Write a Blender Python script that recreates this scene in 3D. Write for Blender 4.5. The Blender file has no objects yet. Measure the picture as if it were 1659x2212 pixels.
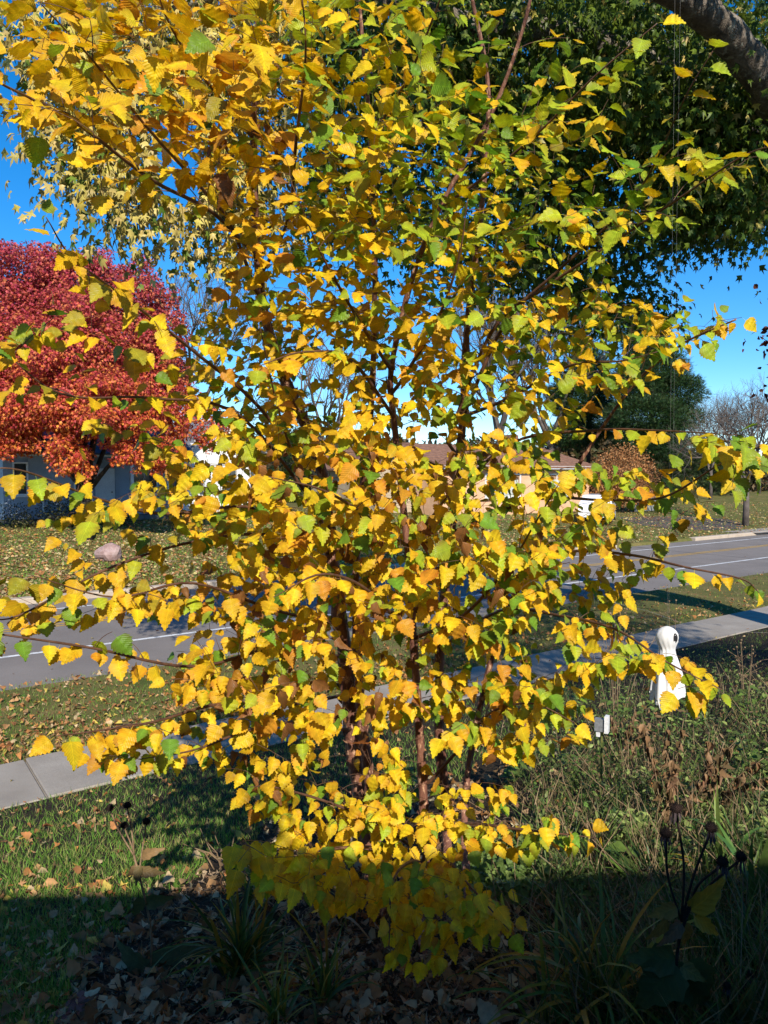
import bpy, math, random
import numpy as np
from mathutils import Vector, Matrix, noise

# ------------------------------------------------------------------ camera, sky, sun, exposure
SC = bpy.context.scene
COL = SC.collection
CAMZ = 3.2
F = 1597.6                       # focal length in units of a 1659 x 2212 picture
PITCH = math.radians(3.08)
cam_d = bpy.data.cameras.new('camera')
cam = bpy.data.objects.new('camera', cam_d); COL.objects.link(cam)
cam_d.sensor_width = 36; cam_d.lens = 26; cam_d.sensor_fit = 'AUTO'
cam_d.clip_start = 0.05; cam_d.clip_end = 2000
cam.location = (0, 0, CAMZ); cam.rotation_euler = (math.pi/2 - PITCH, 0, 0)
SC.camera = cam

SUN_EL = math.radians(33.0)
SUN_AZ = math.radians(14.0)      # the sun stands behind the camera, this far to the right
sun_dir = Vector((math.sin(SUN_AZ)*math.cos(SUN_EL), -math.cos(SUN_AZ)*math.cos(SUN_EL), math.sin(SUN_EL)))
world = bpy.data.worlds.new("World"); SC.world = world; world.use_nodes = True
nt = world.node_tree; nt.nodes.clear()
sky = nt.nodes.new('ShaderNodeTexSky'); sky.sky_type = 'NISHITA'; sky.sun_disc = False
sky.sun_elevation = SUN_EL; sky.sun_rotation = math.pi - SUN_AZ
sky.air_density = 1.0; sky.dust_density = 0.3; sky.ozone_density = 4.0; sky.altitude = 1500
bg = nt.nodes.new('ShaderNodeBackground'); bg.inputs['Strength'].default_value = 0.145
wo = nt.nodes.new('ShaderNodeOutputWorld')
hs = nt.nodes.new('ShaderNodeHueSaturation'); hs.inputs['Saturation'].default_value = 1.34
nt.links.new(sky.outputs[0], hs.inputs['Color']); nt.links.new(hs.outputs[0], bg.inputs[0]); nt.links.new(bg.outputs[0], wo.inputs[0])
sun_l = bpy.data.lights.new('sun', 'SUN'); sun_l.energy = 4.9; sun_l.angle = math.radians(0.5); sun_l.color = (1, 0.93, 0.82)
sun = bpy.data.objects.new('sun', sun_l); COL.objects.link(sun)
sun.rotation_euler = sun_dir.to_track_quat('Z', 'Y').to_euler()
SC.view_settings.view_transform = 'Standard'; SC.view_settings.look = 'None'
SC.view_settings.exposure = 0.42; SC.view_settings.gamma = 1; SC.view_settings.use_curve_mapping = False
SC.cycles.max_bounces = 6; SC.cycles.diffuse_bounces = 3; SC.cycles.glossy_bounces = 2
SC.cycles.transmission_bounces = 4; SC.cycles.transparent_max_bounces = 4
SC.cycles.caustics_reflective = False; SC.cycles.caustics_refractive = False
SC.cycles.use_denoising = True

rng = np.random.default_rng(7)
random.seed(7)

# ------------------------------------------------------------------ places
CN, SN = 0.813, 0.582            # the street runs at 35.6 degrees
def ns(x, y): return (-SN*x + CN*y, CN*x + SN*y)
def xy(n, s): return (-SN*n + CN*s, CN*n + SN*s)
RN0, RN1 = 12.1, 20.35           # road edges
SW0, SW1 = 7.7, 8.9              # pavement edges
def gz_n(n):
    if n < -1.5: return 1.85 + 0.36
    if n < SW0: return 1.85 - 0.2403*n
    if n < RN1: return 0.0
    if n < 36: return 0.075*(n - RN1)
    return 0.075*(36 - RN1)
def ground_z(x, y): return gz_n(ns(x, y)[0])
def gz_arr(x, y):
    n = -SN*x + CN*y
    return np.where(n < -1.5, 2.21, np.where(n < SW0, 1.85 - 0.2403*n, np.where(n < RN1, 0.0, np.minimum(0.075*(n - RN1), 0.075*(36 - RN1)))))
cp, sp_ = math.cos(PITCH), math.sin(PITCH)
def ray(px, py):
    a = (px - 829.5)/F; b = -(py - 1106)/F
    return Vector((a, cp + b*sp_, -sp_ + b*cp))
def at(px, py, Y):
    d = ray(px, py); return Vector((0, 0, CAMZ)) + d*(Y/d.y)
def on_ground(px, py):
    d = ray(px, py); t = 1.0
    while t < 400:
        p = Vector((0, 0, CAMZ)) + d*t
        if p.z <= ground_z(p.x, p.y): break
        t *= 1.004
    return Vector((p.x, p.y, ground_z(p.x, p.y)))
def pix_arr(P):
    """world points (n,3) -> picture coordinates"""
    x = P[:, 0]; y = P[:, 1]*cp - (P[:, 2]-CAMZ)*sp_; z = P[:, 1]*sp_ + (P[:, 2]-CAMZ)*cp
    y = np.maximum(y, 1e-3)
    return 829.5 + F*x/y, 1106 - F*z/y, y

# ------------------------------------------------------------------ objects
def tag(o, label=None, cat=None, group=None, kind=None):
    if label: o['label'] = label
    if cat: o['category'] = cat
    if group: o['group'] = group
    if kind: o['kind'] = kind
    return o
def empty(name, loc=(0, 0, 0), rz=0, label=None, cat=None, group=None):
    o = bpy.data.objects.new(name, None); COL.objects.link(o)
    o.location = loc; o.rotation_euler = (0, 0, rz); o.empty_display_size = 0.1
    return tag(o, label, cat, group)
def link(name, me, parent=None, mat=None):
    if mat is not None and not me.materials: me.materials.append(mat)
    o = bpy.data.objects.new(name, me); COL.objects.link(o)
    if parent is not None:
        o.parent = parent
    return o
def link_world(name, me, parent, mat=None):
    """mesh given in world coordinates, placed under a parent that may be moved or turned"""
    o = link(name, me, parent, mat)
    o.matrix_parent_inverse = (Matrix.Translation(parent.location) @ parent.rotation_euler.to_matrix().to_4x4()).inverted()
    return o

class MB:
    """collects polygons"""
    def __init__(s): s.v = []; s.f = []; s.c = []
    def add(s, verts, faces):
        b = len(s.v); s.v.extend([tuple(p) for p in verts]); s.f.extend([tuple(i + b for i in f) for f in faces])
    def box(s, c, d, rz=0, rx=0, ry=0, taper=1.0):
        R = Matrix.Rotation(rz, 3, 'Z') @ Matrix.Rotation(ry, 3, 'Y') @ Matrix.Rotation(rx, 3, 'X')
        vs = []
        for z in (-1, 1):
            k = taper if z > 0 else 1
            for x, y in ((-1, -1), (1, -1), (1, 1), (-1, 1)):
                vs.append(Vector(c) + R @ Vector((x*d[0]/2*k, y*d[1]/2*k, z*d[2]/2)))
        s.add(vs, [(0, 3, 2, 1), (4, 5, 6, 7), (0, 1, 5, 4), (1, 2, 6, 5), (2, 3, 7, 6), (3, 0, 4, 7)])
    def tube(s, pts, radii, sides=6, cap=True, rough=0.0):
        pts = np.asarray([tuple(p) for p in pts], float); n = len(pts)
        r = np.asarray(radii, float) if np.ndim(radii) else np.full(n, radii)
        t = np.gradient(pts, axis=0); t /= (np.linalg.norm(t, axis=1, keepdims=True) + 1e-9)
        ref = np.array([0, 0, 1.0]) if abs(t[0, 2]) < 0.9 else np.array([1.0, 0, 0])
        a = np.cross(t, ref); a /= (np.linalg.norm(a, axis=1, keepdims=True) + 1e-9)
        b = np.cross(t, a)
        ang = np.arange(sides)*2*math.pi/sides
        rr = r[:, None]*(1 + rough*(rng.random((n, sides)) - .5))
        V = pts[:, None, :] + rr[:, :, None]*(np.cos(ang)[None, :, None]*a[:, None, :] + np.sin(ang)[None, :, None]*b[:, None, :])
        b0 = len(s.v); s.v.extend(map(tuple, V.reshape(-1, 3)))
        for i in range(n - 1):
            o0 = b0 + i*sides; o1 = o0 + sides
            for k in range(sides):
                k2 = (k + 1) % sides
                s.f.append((o0 + k, o0 + k2, o1 + k2, o1 + k))
        if cap and sides > 3:
            s.f.append(tuple(b0 + k for k in range(sides))[::-1]); s.f.append(tuple(b0 + (n-1)*sides + k for k in range(sides)))
    def mesh(s, name, smooth=False):
        me = bpy.data.meshes.new(name); me.from_pydata(s.v, [], s.f); 
        if smooth: me.polygons.foreach_set('use_smooth', [True]*len(me.polygons))
        me.update(); return me
    def build(s, name, mat, parent=None, smooth=False, world=False):
        me = s.mesh(name, smooth)
        return (link_world if world else link)(name, me, parent, mat)

def tri_mesh(name, V, T, UV=None, colr=None, smooth=False):
    """numpy triangles -> mesh with optional uv per vertex and colour per vertex"""
    me = bpy.data.meshes.new(name)
    me.vertices.add(len(V)); me.vertices.foreach_set('co', np.ascontiguousarray(V, np.float32).ravel())
    me.loops.add(len(T)*3); me.loops.foreach_set('vertex_index', np.ascontiguousarray(T, np.int32).ravel())
    me.polygons.add(len(T)); me.polygons.foreach_set('loop_start', np.arange(0, len(T)*3, 3, dtype=np.int32))
    try: me.polygons.foreach_set('loop_total', np.full(len(T), 3, np.int32))
    except Exception: pass
    if smooth: me.polygons.foreach_set('use_smooth', np.ones(len(T), bool))
    if UV is not None:
        uvl = me.uv_layers.new(name='UVMap'); uvl.data.foreach_set('uv', np.ascontiguousarray(UV[T.ravel()], np.float32).ravel())
    if colr is not None:
        ca = me.color_attributes.new('col', 'FLOAT_COLOR', 'POINT')
        cc = np.ones((len(V), 4), np.float32); cc[:, :3] = colr; ca.data.foreach_set('color', cc.ravel())
    me.update(calc_edges=True); return me

def basis(tip, nrm):
    """rows of (x side, y tip, z normal) for arrays of tip directions and rough normals -> (k,3,3) column matrices"""
    y = tip/(np.linalg.norm(tip, axis=1, keepdims=True) + 1e-9)
    x = np.cross(y, nrm); x /= (np.linalg.norm(x, axis=1, keepdims=True) + 1e-9)
    z = np.cross(x, y)
    return np.stack([x, y, z], axis=2)
def scatter(name, temps, pos, mats3, scale, cols, which=None):
    """many copies of small templates joined in one mesh. temps: [(V,T,UV)]"""
    k = len(pos)
    if which is None: which = rng.integers(0, len(temps), k)
    VV, TT, UU, CC = [], [], [], []; base = 0
    scale = np.broadcast_to(np.asarray(scale, float), (k,)) if np.ndim(scale) < 2 else scale
    for w, (V, T, UV) in enumerate(temps):
        idx = np.nonzero(which == w)[0]
        if not len(idx): continue
        S = scale[idx][:, None, None] if scale.ndim == 1 else scale[idx][:, None, :]
        P = (V[None]*S) @ np.transpose(mats3[idx], (0, 2, 1)) + pos[idx][:, None, :]
        nv = len(V)
        VV.append(P.reshape(-1, 3)); TT.append((T[None] + (np.arange(len(idx))*nv)[:, None, None]).reshape(-1, 3) + base)
        UU.append(np.tile(UV, (len(idx), 1))); CC.append(np.repeat(cols[idx], nv, axis=0)); base += nv*len(idx)
    return tri_mesh(name, np.concatenate(VV), np.concatenate(TT), np.concatenate(UU), np.concatenate(CC))
def template_mesh(name, t, mat): 
    V, T, UV = t; me = tri_mesh(name, V, T, UV); me.materials.append(mat); return me
def place(name, me, pos, M3, scale, color, parent):
    o = bpy.data.objects.new(name, me); COL.objects.link(o)
    m = Matrix([[M3[i][j]*scale for j in range(3)] + [pos[i]] for i in range(3)] + [[0, 0, 0, 1]])
    o.parent = parent
    o.matrix_parent_inverse = Matrix.Translation(parent.location).inverted()
    o.matrix_basis = m; o.color = (*color, 1); return o

# ------------------------------------------------------------------ materials
def nodes(name):
    m = bpy.data.materials.new(name); m.use_nodes = True
    n = m.node_tree.nodes; n.clear(); return m, n, m.node_tree.links
def N(n, t, **kw):
    x = n.new(t)
    for k, v in kw.items(): setattr(x, k, v)
    return x
def mathn(n, l, op, a, b=None, c=None):
    x = n.new('ShaderNodeMath'); x.operation = op
    for i, v in enumerate((a, b, c)):
        if v is None: continue
        if isinstance(v, (int, float)): x.inputs[i].default_value = v
        else: l.new(v, x.inputs[i])
    return x.outputs[0]
def mixc(n, l, fac, a, b, mode='MIX'):
    x = n.new('ShaderNodeMix'); x.data_type = 'RGBA'; x.blend_type = mode
    for s, v in ((x.inputs[0], fac), (x.inputs[6], a), (x.inputs[7], b)):
        if isinstance(v, (int, float)): s.default_value = v
        elif isinstance(v, tuple): s.default_value = (*v, 1) if len(v) == 3 else v
        else: l.new(v, s)
    return x.outputs[2]
def ramp(n, l, fac, stops):
    r = n.new('ShaderNodeValToRGB'); e = r.color_ramp.elements
    while len(e) < len(stops): e.new(0.5)
    for el, (p, c) in zip(e, stops): el.position = p; el.color = (*c, 1) if len(c) == 3 else c
    l.new(fac, r.inputs[0]); return r.outputs[0]
def noise_tex(n, l, vec, scale, detail=4, rough=0.55):
    t = n.new('ShaderNodeTexNoise'); t.inputs['Scale'].default_value = scale; t.inputs['Detail'].default_value = detail
    t.inputs['Roughness'].default_value = rough
    if vec is not None: l.new(vec, t.inputs['Vector'])
    return t.outputs[0]

def leaf_mat(name, from_object=False, trans=0.38, rough=0.42, veins=9, spots=0.5, spec=0.25, tsat=1.0):
    m, n, l = nodes(name)
    if from_object: src = N(n, 'ShaderNodeObjectInfo').outputs['Color']
    else: src = N(n, 'ShaderNodeAttribute', attribute_name='col').outputs['Color']
    uv = N(n, 'ShaderNodeTexCoord').outputs['UV']
    geo = N(n, 'ShaderNodeNewGeometry')
    nz = noise_tex(n, l, geo.outputs['Position'], 38, 4)
    c = mixc(n, l, 1.0, src, ramp(n, l, nz, [(0.3, (0.72, 0.74, 0.72)), (0.7, (1.12, 1.1, 1.0))]), 'MULTIPLY')
    h = None
    if veins > 6:
        su = N(n, 'ShaderNodeSeparateXYZ'); l.new(uv, su.inputs[0]); wu = mathn(n, l, 'ABSOLUTE', mathn(n, l, 'SUBTRACT', su.outputs[0], 0.5))
        n2 = noise_tex(n, l, geo.outputs['Position'], 16, 3)
        ed = ramp(n, l, mathn(n, l, 'ADD', mathn(n, l, 'MULTIPLY', wu, 0.9), mathn(n, l, 'MULTIPLY', n2, 0.8)), [(0.42, (1.06, 1.10, 1.0)), (0.76, (1.0, .90, .8)), (0.90, (.80, .56, .45))])
        c = mixc(n, l, 1.0, c, ed, 'MULTIPLY')
    if veins:
        sx = N(n, 'ShaderNodeSeparateXYZ'); l.new(uv, sx.inputs[0])
        w = mathn(n, l, 'ABSOLUTE', mathn(n, l, 'SUBTRACT', sx.outputs[0], 0.5))
        p = mathn(n, l, 'FRACT', mathn(n, l, 'MULTIPLY', mathn(n, l, 'SUBTRACT', sx.outputs[1], mathn(n, l, 'MULTIPLY', w, 0.8)), veins))
        d = mathn(n, l, 'ABSOLUTE', mathn(n, l, 'SUBTRACT', p, 0.5))
        side = mathn(n, l, 'LESS_THAN', d, 0.09)
        mid = mathn(n, l, 'LESS_THAN', w, 0.02)
        v = mathn(n, l, 'MAXIMUM', mathn(n, l, 'MULTIPLY', side, 0.55), mid)
        h = mathn(n, l, 'ADD', d, mathn(n, l, 'MULTIPLY', mid, -0.4))
        c = mixc(n, l, v, c, mixc(n, l, 1.0, c, (1.30, 1.26, 1.15), 'MULTIPLY'))
    if spots:
        sp = noise_tex(n, l, geo.outputs['Position'], 170, 2)
        k = mathn(n, l, 'GREATER_THAN', sp, 0.70)
        c = mixc(n, l, mathn(n, l, 'MULTIPLY', k, spots), c, (0.09, 0.035, 0.01))
    c2 = mixc(n, l, mathn(n, l, 'MULTIPLY', geo.outputs['Backfacing'], 0.10), c, (0.42, 0.36, 0.12))
    b = N(n, 'ShaderNodeBsdfPrincipled'); l.new(c2, b.inputs['Base Color'])
    b.inputs['Roughness'].default_value = rough; b.inputs['Specular IOR Level'].default_value = spec
    if h is not None:
        bp = N(n, 'ShaderNodeBump'); bp.inputs['Strength'].default_value = 0.35; bp.inputs['Distance'].default_value = 0.004
        l.new(h, bp.inputs['Height']); l.new(bp.outputs[0], b.inputs['Normal'])
    t = N(n, 'ShaderNodeBsdfTranslucent'); l.new(c, t.inputs[0])
    mx = N(n, 'ShaderNodeMixShader'); mx.inputs[0].default_value = trans
    l.new(b.outputs[0], mx.inputs[1]); l.new(t.outputs[0], mx.inputs[2])
    o = N(n, 'ShaderNodeOutputMaterial'); l.new(mx.outputs[0], o.inputs[0]); return m

def rough_mat(name, c1, c2, scale=6, rough=0.85, bump=0.3, c3=None, fine=60, stretch=(1, 1, 1), dist=0.01, spec=0.3, coords='Object'):
    m, n, l = nodes(name)
    tc = N(n, 'ShaderNodeTexCoord').outputs[coords]
    mp = N(n, 'ShaderNodeMapping'); mp.inputs['Scale'].default_value = stretch; l.new(tc, mp.inputs[0]); v = mp.outputs[0]
    a = noise_tex(n, l, v, scale, 6); f = noise_tex(n, l, v, fine, 4, 0.65)
    st = [(0.32, c1), (0.68, c2)]
    c = ramp(n, l, a, st)
    c = mixc(n, l, 0.75, c, ramp(n, l, f, [(0.3, (0.62, 0.62, 0.62)), (0.7, (1.28, 1.28, 1.28))]), 'MULTIPLY')
    if c3:
        g = noise_tex(n, l, v, scale*3.1, 5); c = mixc(n, l, ramp(n, l, g, [(0.55, (0, 0, 0)), (0.66, (1, 1, 1))]), c, c3)
    b = N(n, 'ShaderNodeBsdfPrincipled'); l.new(c, b.inputs['Base Color']); b.inputs['Roughness'].default_value = rough
    b.inputs['Specular IOR Level'].default_value = spec
    if bump:
        bp = N(n, 'ShaderNodeBump'); bp.inputs['Strength'].default_value = bump; bp.inputs['Distance'].default_value = dist
        l.new(mathn(n, l, 'ADD', f, mathn(n, l, 'MULTIPLY', a, 0.8)), bp.inputs['Height']); l.new(bp.outputs[0], b.inputs['Normal'])
    o = N(n, 'ShaderNodeOutputMaterial'); l.new(b.outputs[0], o.inputs[0]); return m
def col_mat(name, rough=0.7, spec=0.2, trans=0.0):
    """colour from the vertex attribute"""
    return leaf_mat(name, False, trans, rough, 0, 0, spec)

M_birch = leaf_mat('birch_leaf'); M_birch_o = leaf_mat('birch_leaf_single', True)
M_maple = leaf_mat('maple_leaf', trans=0.28, veins=0, spots=0); M_maple_o = leaf_mat('maple_leaf_single', True, trans=0.28, veins=0, spots=0)
M_tinyleaf = leaf_mat('small_leaf', trans=0.3, veins=0, spots=0, rough=0.5)
M_dry = leaf_mat('dry_leaf', trans=0.12, veins=0, spots=0.5, rough=0.75, spec=0.15)
M_dry_o = leaf_mat('dry_leaf_single', True, trans=0.12, veins=0, spots=0.5, rough=0.75, spec=0.15)
M_grass = leaf_mat('grass_blade', trans=0.3, veins=0, spots=0, rough=0.5)
M_blade_o = leaf_mat('strap_blade', True, trans=0.25, veins=0, spots=0.25, rough=0.42)
M_bark_birch = rough_mat('birch_bark', (0.10, 0.035, 0.022), (0.27, 0.12, 0.075), 22, 0.6, 0.8, (0.56, 0.33, 0.20), 120, (1, 1, 0.35), 0.006, 0.4)
M_twig = rough_mat('birch_twig', (0.075, 0.035, 0.022), (0.17, 0.085, 0.05), 20, 0.5, 0.2)
M_bark = rough_mat('maple_bark', (0.10, 0.08, 0.062), (0.30, 0.25, 0.20), 5, 0.95, 1.0, (0.38, 0.37, 0.31), 40, (1, 1, .6), 0.03)
M_bark_dark = rough_mat('dark_bark', (0.02, 0.016, 0.013), (0.06, 0.05, 0.04), 8, 0.95, 0.6)
M_bark_grey = rough_mat('bare_bark', (0.075, 0.06, 0.05), (0.16, 0.13, 0.11), 3, 0.95, 0.4)
M_stalk = rough_mat('dry_stalk', (0.16, 0.10, 0.055), (0.34, 0.24, 0.14), 20, 0.8, 0.2)
M_darkstalk = rough_mat('dark_stalk', (0.012, 0.008, 0.006), (0.035, 0.022, 0.015), 30, 0.9, 0.3)
M_greenstalk = rough_mat('green_stalk', (0.07, 0.11, 0.02), (0.16, 0.16, 0.05), 20, 0.6, 0.2)

# ------------------------------------------------------------------ leaf shapes
def birch_leaf(teeth=7, fold=0.25, bend=0.2, twist=0.0, wide=0.40, cup=0.0):
    K = teeth*2 + 1; ts = np.linspace(0, 1, K)
    w = wide*1.08*np.sin(np.pi*np.clip(ts, 0, 1)**0.60)**0.85*(1 - 0.55*np.clip(ts - .35, 0, 1))
    w[0] = 0.05; w[-1] = 0.0
    tooth = np.where(np.arange(K) % 2 == 1, 1.07, 0.89); tooth[0] = tooth[-1] = 1
    w = w*tooth
    ym = ts.copy(); ye = ts + np.where(np.arange(K) % 2 == 1, 0.035, -0.01)*(ts > 0)*(ts < 1) - 0.05*(ts < .2)*(ts > 0)
    def Z(x, y): return -bend*y*y + fold*np.abs(x) - cup*np.abs(x)**2*3 + twist*x*y + 0.02*np.sin(y*23 + x*9)
    V = []; 
    for i in range(K): V.append((0, ym[i], Z(0, ym[i])))
    for s in (-1, 1):
        for i in range(K): V.append((s*w[i], ye[i], Z(s*w[i], ye[i])))
    T = []
    for i in range(K - 1):
        a, b = i, i + 1; c, d = K + i, K + i + 1; e, f = 2*K + i, 2*K + i + 1
        T += [(a, c, b), (b, c, d), (a, b, e), (b, f, e)]
    n0 = len(V); V += [(-0.008, 0, 0), (0.008, 0, 0), (0, -0.32, 0.03)]; T.append((n0, n0 + 1, n0 + 2))
    V = np.array(V); UV = np.stack([V[:, 0]/0.8 + 0.5, np.clip(V[:, 1], 0, 1)], 1)
    return V, np.array(T), UV
def star_leaf(kind='silver', droop=0.25, curl=0.0):
    if kind == 'silver':
        half = [(0, 1.0), (9, 0.62), (14, 0.66), (22, 0.30), (40, 0.62), (50, 0.86), (58, 0.52), (75, 0.28), (100, 0.50), (118, 0.52), (140, 0.2), (180, 0.1)]
    elif kind == 'simple':
        half = [(0, 1.0), (22, 0.45), (48, 0.88), (75, 0.42), (110, 0.6), (150, 0.25)]
    else:
        half = [(0, 1.0), (25, 0.7), (60, 0.6), (110, 0.5), (150, 0.42)]
    pts = [(math.radians(a), r) for a, r in half]
    pts += [(-a, r) for a, r in pts[1:][::-1] if abs(a - math.pi) > 1e-6] if pts[-1][0] > 3.1 else [(-a, r) for a, r in pts[1:][::-1]]
    V = [(0, 0, 0)]; rs = np.random.default_rng(abs(int(droop*100 + curl*1000)) + len(half))
    for a, r in pts:
        x = 0.8*r*math.sin(a); y = r*math.cos(a)
        z = -droop*r*r + curl*(x*x*1.6) + 0.18*(abs(curl) + .2)*(rs.random() - .5)*2*r
        if curl: x *= (1 - 0.35*min(1, abs(curl)))
        V.append((x, y, z))
    K = len(pts); T = [(0, 1 + (i + 1) % K, 1 + i) for i in range(K)]
    V = np.array(V); V[:, :2] *= 0.62
    return V, np.array(T), np.stack([V[:, 0] + .5, V[:, 1] + .5], 1)
def oval_leaf(w=0.35, fold=0.15, bend=0.25):
    V = np.array([(0, 0, 0), (-w, .35, fold*w - bend*.12), (w, .35, fold*w - bend*.12), (0, .4, -bend*.16), (-w*.75, .7, fold*w*.7 - bend*.49), (w*.75, .7, fold*w*.7 - bend*.49), (0, 1, -bend)])
    T = np.array([(0, 1, 3), (0, 3, 2), (1, 4, 3), (3, 5, 2), (3, 4, 6), (3, 6, 5)])
    return V, T, np.stack([V[:, 0] + .5, V[:, 1]], 1)
def blade(width=0.04, bend=0.4, segs=4):
    V = []; 
    for i in range(segs + 1):
        t = i/segs; w = width*(1 - t**2.2)
        y = math.sin(t*bend*1.5)/(bend*1.5); z = 0
        V.append((-w, bend*t*t*0.6, t)); V.append((w, bend*t*t*0.6, t))
    V = V[:-1]; T = []
    for i in range(segs - 1): a = 2*i; T += [(a, a+1, a+3), (a, a+3, a+2)]
    a = 2*(segs - 1); T.append((a, a+1, a+2))
    V = np.array(V); return V, np.array(T), np.stack([V[:, 0] + .5, V[:, 2]], 1)

T_BIRCH = [birch_leaf(7, .3, .15), birch_leaf(7, .15, .35, .3), birch_leaf(7, -.1, .1, -.3, .44), birch_leaf(7, .5, .3, .1, .36), birch_leaf(7, .1, -.12, .4, .42)]
T_BIRCH_DEAD = [birch_leaf(4, 1.1, .6, 1.2, .30, .5), birch_leaf(4, -1.2, -.5, -.9, .28), birch_leaf(4, .9, 1.0, .5, .24)]
T_SILVER = [star_leaf('silver', .15), star_leaf('silver', .4), star_leaf('silver', .3, .3)]
T_SIMPLE = [star_leaf('simple', .2), star_leaf('simple', .5), star_leaf('simple', .35, .4)]
T_FALLEN = [star_leaf('silver', .25, .5), star_leaf('silver', -.3, -.5), star_leaf('simple', .3, .9), birch_leaf(4, .8, .5, .4, .34), birch_leaf(4, -.4, -.3, .5, .4), oval_leaf(.33, .9, .5)]
T_OVAL = [oval_leaf(.35, .3, .3), oval_leaf(.28, .1, .6), oval_leaf(.42, .4, .1)]

# ------------------------------------------------------------------ ground, pavement, road
def grid_sheet(name, n_list, s_list, zf, mat, parent=None, jitter=0.0):
    V, Fc = [], []
    for i, n_ in enumerate(n_list):
        for s_ in s_list:
            x, y = xy(n_, s_); z = zf(n_)
            if jitter: z += jitter*noise.noise(Vector((x*.9, y*.9, 0)))
            V.append((x, y, z))
    W = len(s_list)
    for i in range(len(n_list) - 1):
        for j in range(W - 1):
            a = i*W + j; Fc.append((a, a + W, a + W + 1, a + 1))
    me = bpy.data.meshes.new(name); me.from_pydata(V, [], [f[::-1] for f in Fc]); me.update()
    return link(name, me, parent, mat)

def ground_mat():
    m, n, l = nodes('soil_and_turf')
    pos = N(n, 'ShaderNodeTexCoord').outputs['Object']
    sx = N(n, 'ShaderNodeSeparateXYZ'); l.new(pos, sx.inputs[0])
    nn = mathn(n, l, 'ADD', mathn(n, l, 'MULTIPLY', sx.outputs[0], -SN), mathn(n, l, 'MULTIPLY', sx.outputs[1], CN))
    far = mathn(n, l, 'GREATER_THAN', nn, 8.0)
    a = noise_tex(n, l, pos, 1.3, 5); b_ = noise_tex(n, l, pos, 45, 4)
    soil = ramp(n, l, b_, [(0.3, (0.02, 0.015, 0.01)), (0.7, (0.075, 0.055, 0.035))])
    turf = ramp(n, l, a, [(0.3, (0.10, 0.12, 0.03)), (0.55, (0.17, 0.15, 0.05)), (0.75, (0.28, 0.19, 0.08))])
    turf = mixc(n, l, 0.8, turf, ramp(n, l, b_, [(0.3, (0.45, 0.45, 0.45)), (0.7, (1.4, 1.4, 1.4))]), 'MULTIPLY')
    c = mixc(n, l, far, soil, turf)
    b = N(n, 'ShaderNodeBsdfPrincipled'); l.new(c, b.inputs['Base Color']); b.inputs['Roughness'].default_value = 1; b.inputs['Specular IOR Level'].default_value = .1
    bp = N(n, 'ShaderNodeBump'); bp.inputs['Strength'].default_value = 1; bp.inputs['Distance'].default_value = 0.03
    l.new(b_, bp.inputs['Height']); l.new(bp.outputs[0], b.inputs['Normal'])
    o = N(n, 'ShaderNodeOutputMaterial'); l.new(b.outputs[0], o.inputs[0]); return m
M_ground = ground_mat()
nl = [-400, -80, -20, -5, -1.5] + list(np.linspace(-1, SW0 - .01, 30)) + [SW0, 8.3, SW1, 9.7, 10.5, 11.3, RN0 - .15, RN0, RN1, RN1 + .1, 22, 25, 28, 31, 33.5, 36, 60, 120, 400, 1200]
sl = [-1200, -300, -80, -30, -12] + list(np.linspace(-6, 14, 41)) + [20, 30, 45, 60, 90, 150, 400, 1200]
def gz_sheet(n):
    if RN0 - .05 <= n <= RN1 + .01: return -0.22
    if SW0 - .001 < n < SW1 + .001: return -0.06
    return gz_n(n)
ground = tag(grid_sheet('ground', nl, sl, gz_sheet, M_ground), 'garden soil and turf sloping down to the street', kind='structure')

M_asphalt = rough_mat('asphalt', (0.19, 0.165, 0.145), (0.24, 0.21, 0.185), 0.7, 0.9, 0.5, None, 90, dist=0.006)
road = tag(grid_sheet('road', [RN0, 14, 16, 18, RN1], [-400, -60, -20, 0, 20, 60, 150, 400], lambda n: -0.12, M_asphalt), 'grey asphalt street crossing behind the yellow tree', kind='structure')
M_white = rough_mat('road_paint', (0.62, 0.62, 0.60), (0.78, 0.78, 0.76), 4, 0.7, 0.1, (0.3, 0.3, 0.29), 50)
M_yellow = rough_mat('road_paint_yellow', (0.45, 0.26, 0.04), (0.6, 0.36, 0.06), 4, 0.7, 0.1, (0.2, 0.16, 0.1), 50)
for nc, w, mt, nm in ((14.65, .12, M_white, 'white_line'), (19.15, .11, M_white, 'white_line'), (16.98, .10, M_yellow, 'yellow_line'), (17.2, .10, M_yellow, 'yellow_line')):
    grid_sheet(nm, [nc - w/2, nc + w/2], [-200, 0, 20, 300], lambda n: -0.116, mt, road)
# dark sealed cracks
M_tar = rough_mat('tar', (0.02, 0.02, 0.02), (0.04, 0.04, 0.04), 5, 0.5, 0)
tb = MB()
for s0 in (-6, 1.5, 9, 14, 21, 28, 36):
    p = []
    for k in range(14):
        n_ = RN0 + .3 + k*(RN1 - RN0 - .5)/13; p.append(xy(n_, s0 + .35*noise.noise(Vector((s0, k*.6, 0)))))
    for k in range(13):
        (x0, y0), (x1, y1) = p[k], p[k+1]; tb.add([(x0, y0, -.112), (x0 + .03, y0 + .02, -.112), (x1 + .03, y1 + .02, -.112), (x1, y1, -.112)], [(0, 1, 2, 3)])
tag(tb.build('crack_sealer', M_tar, road), kind='stuff')

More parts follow.
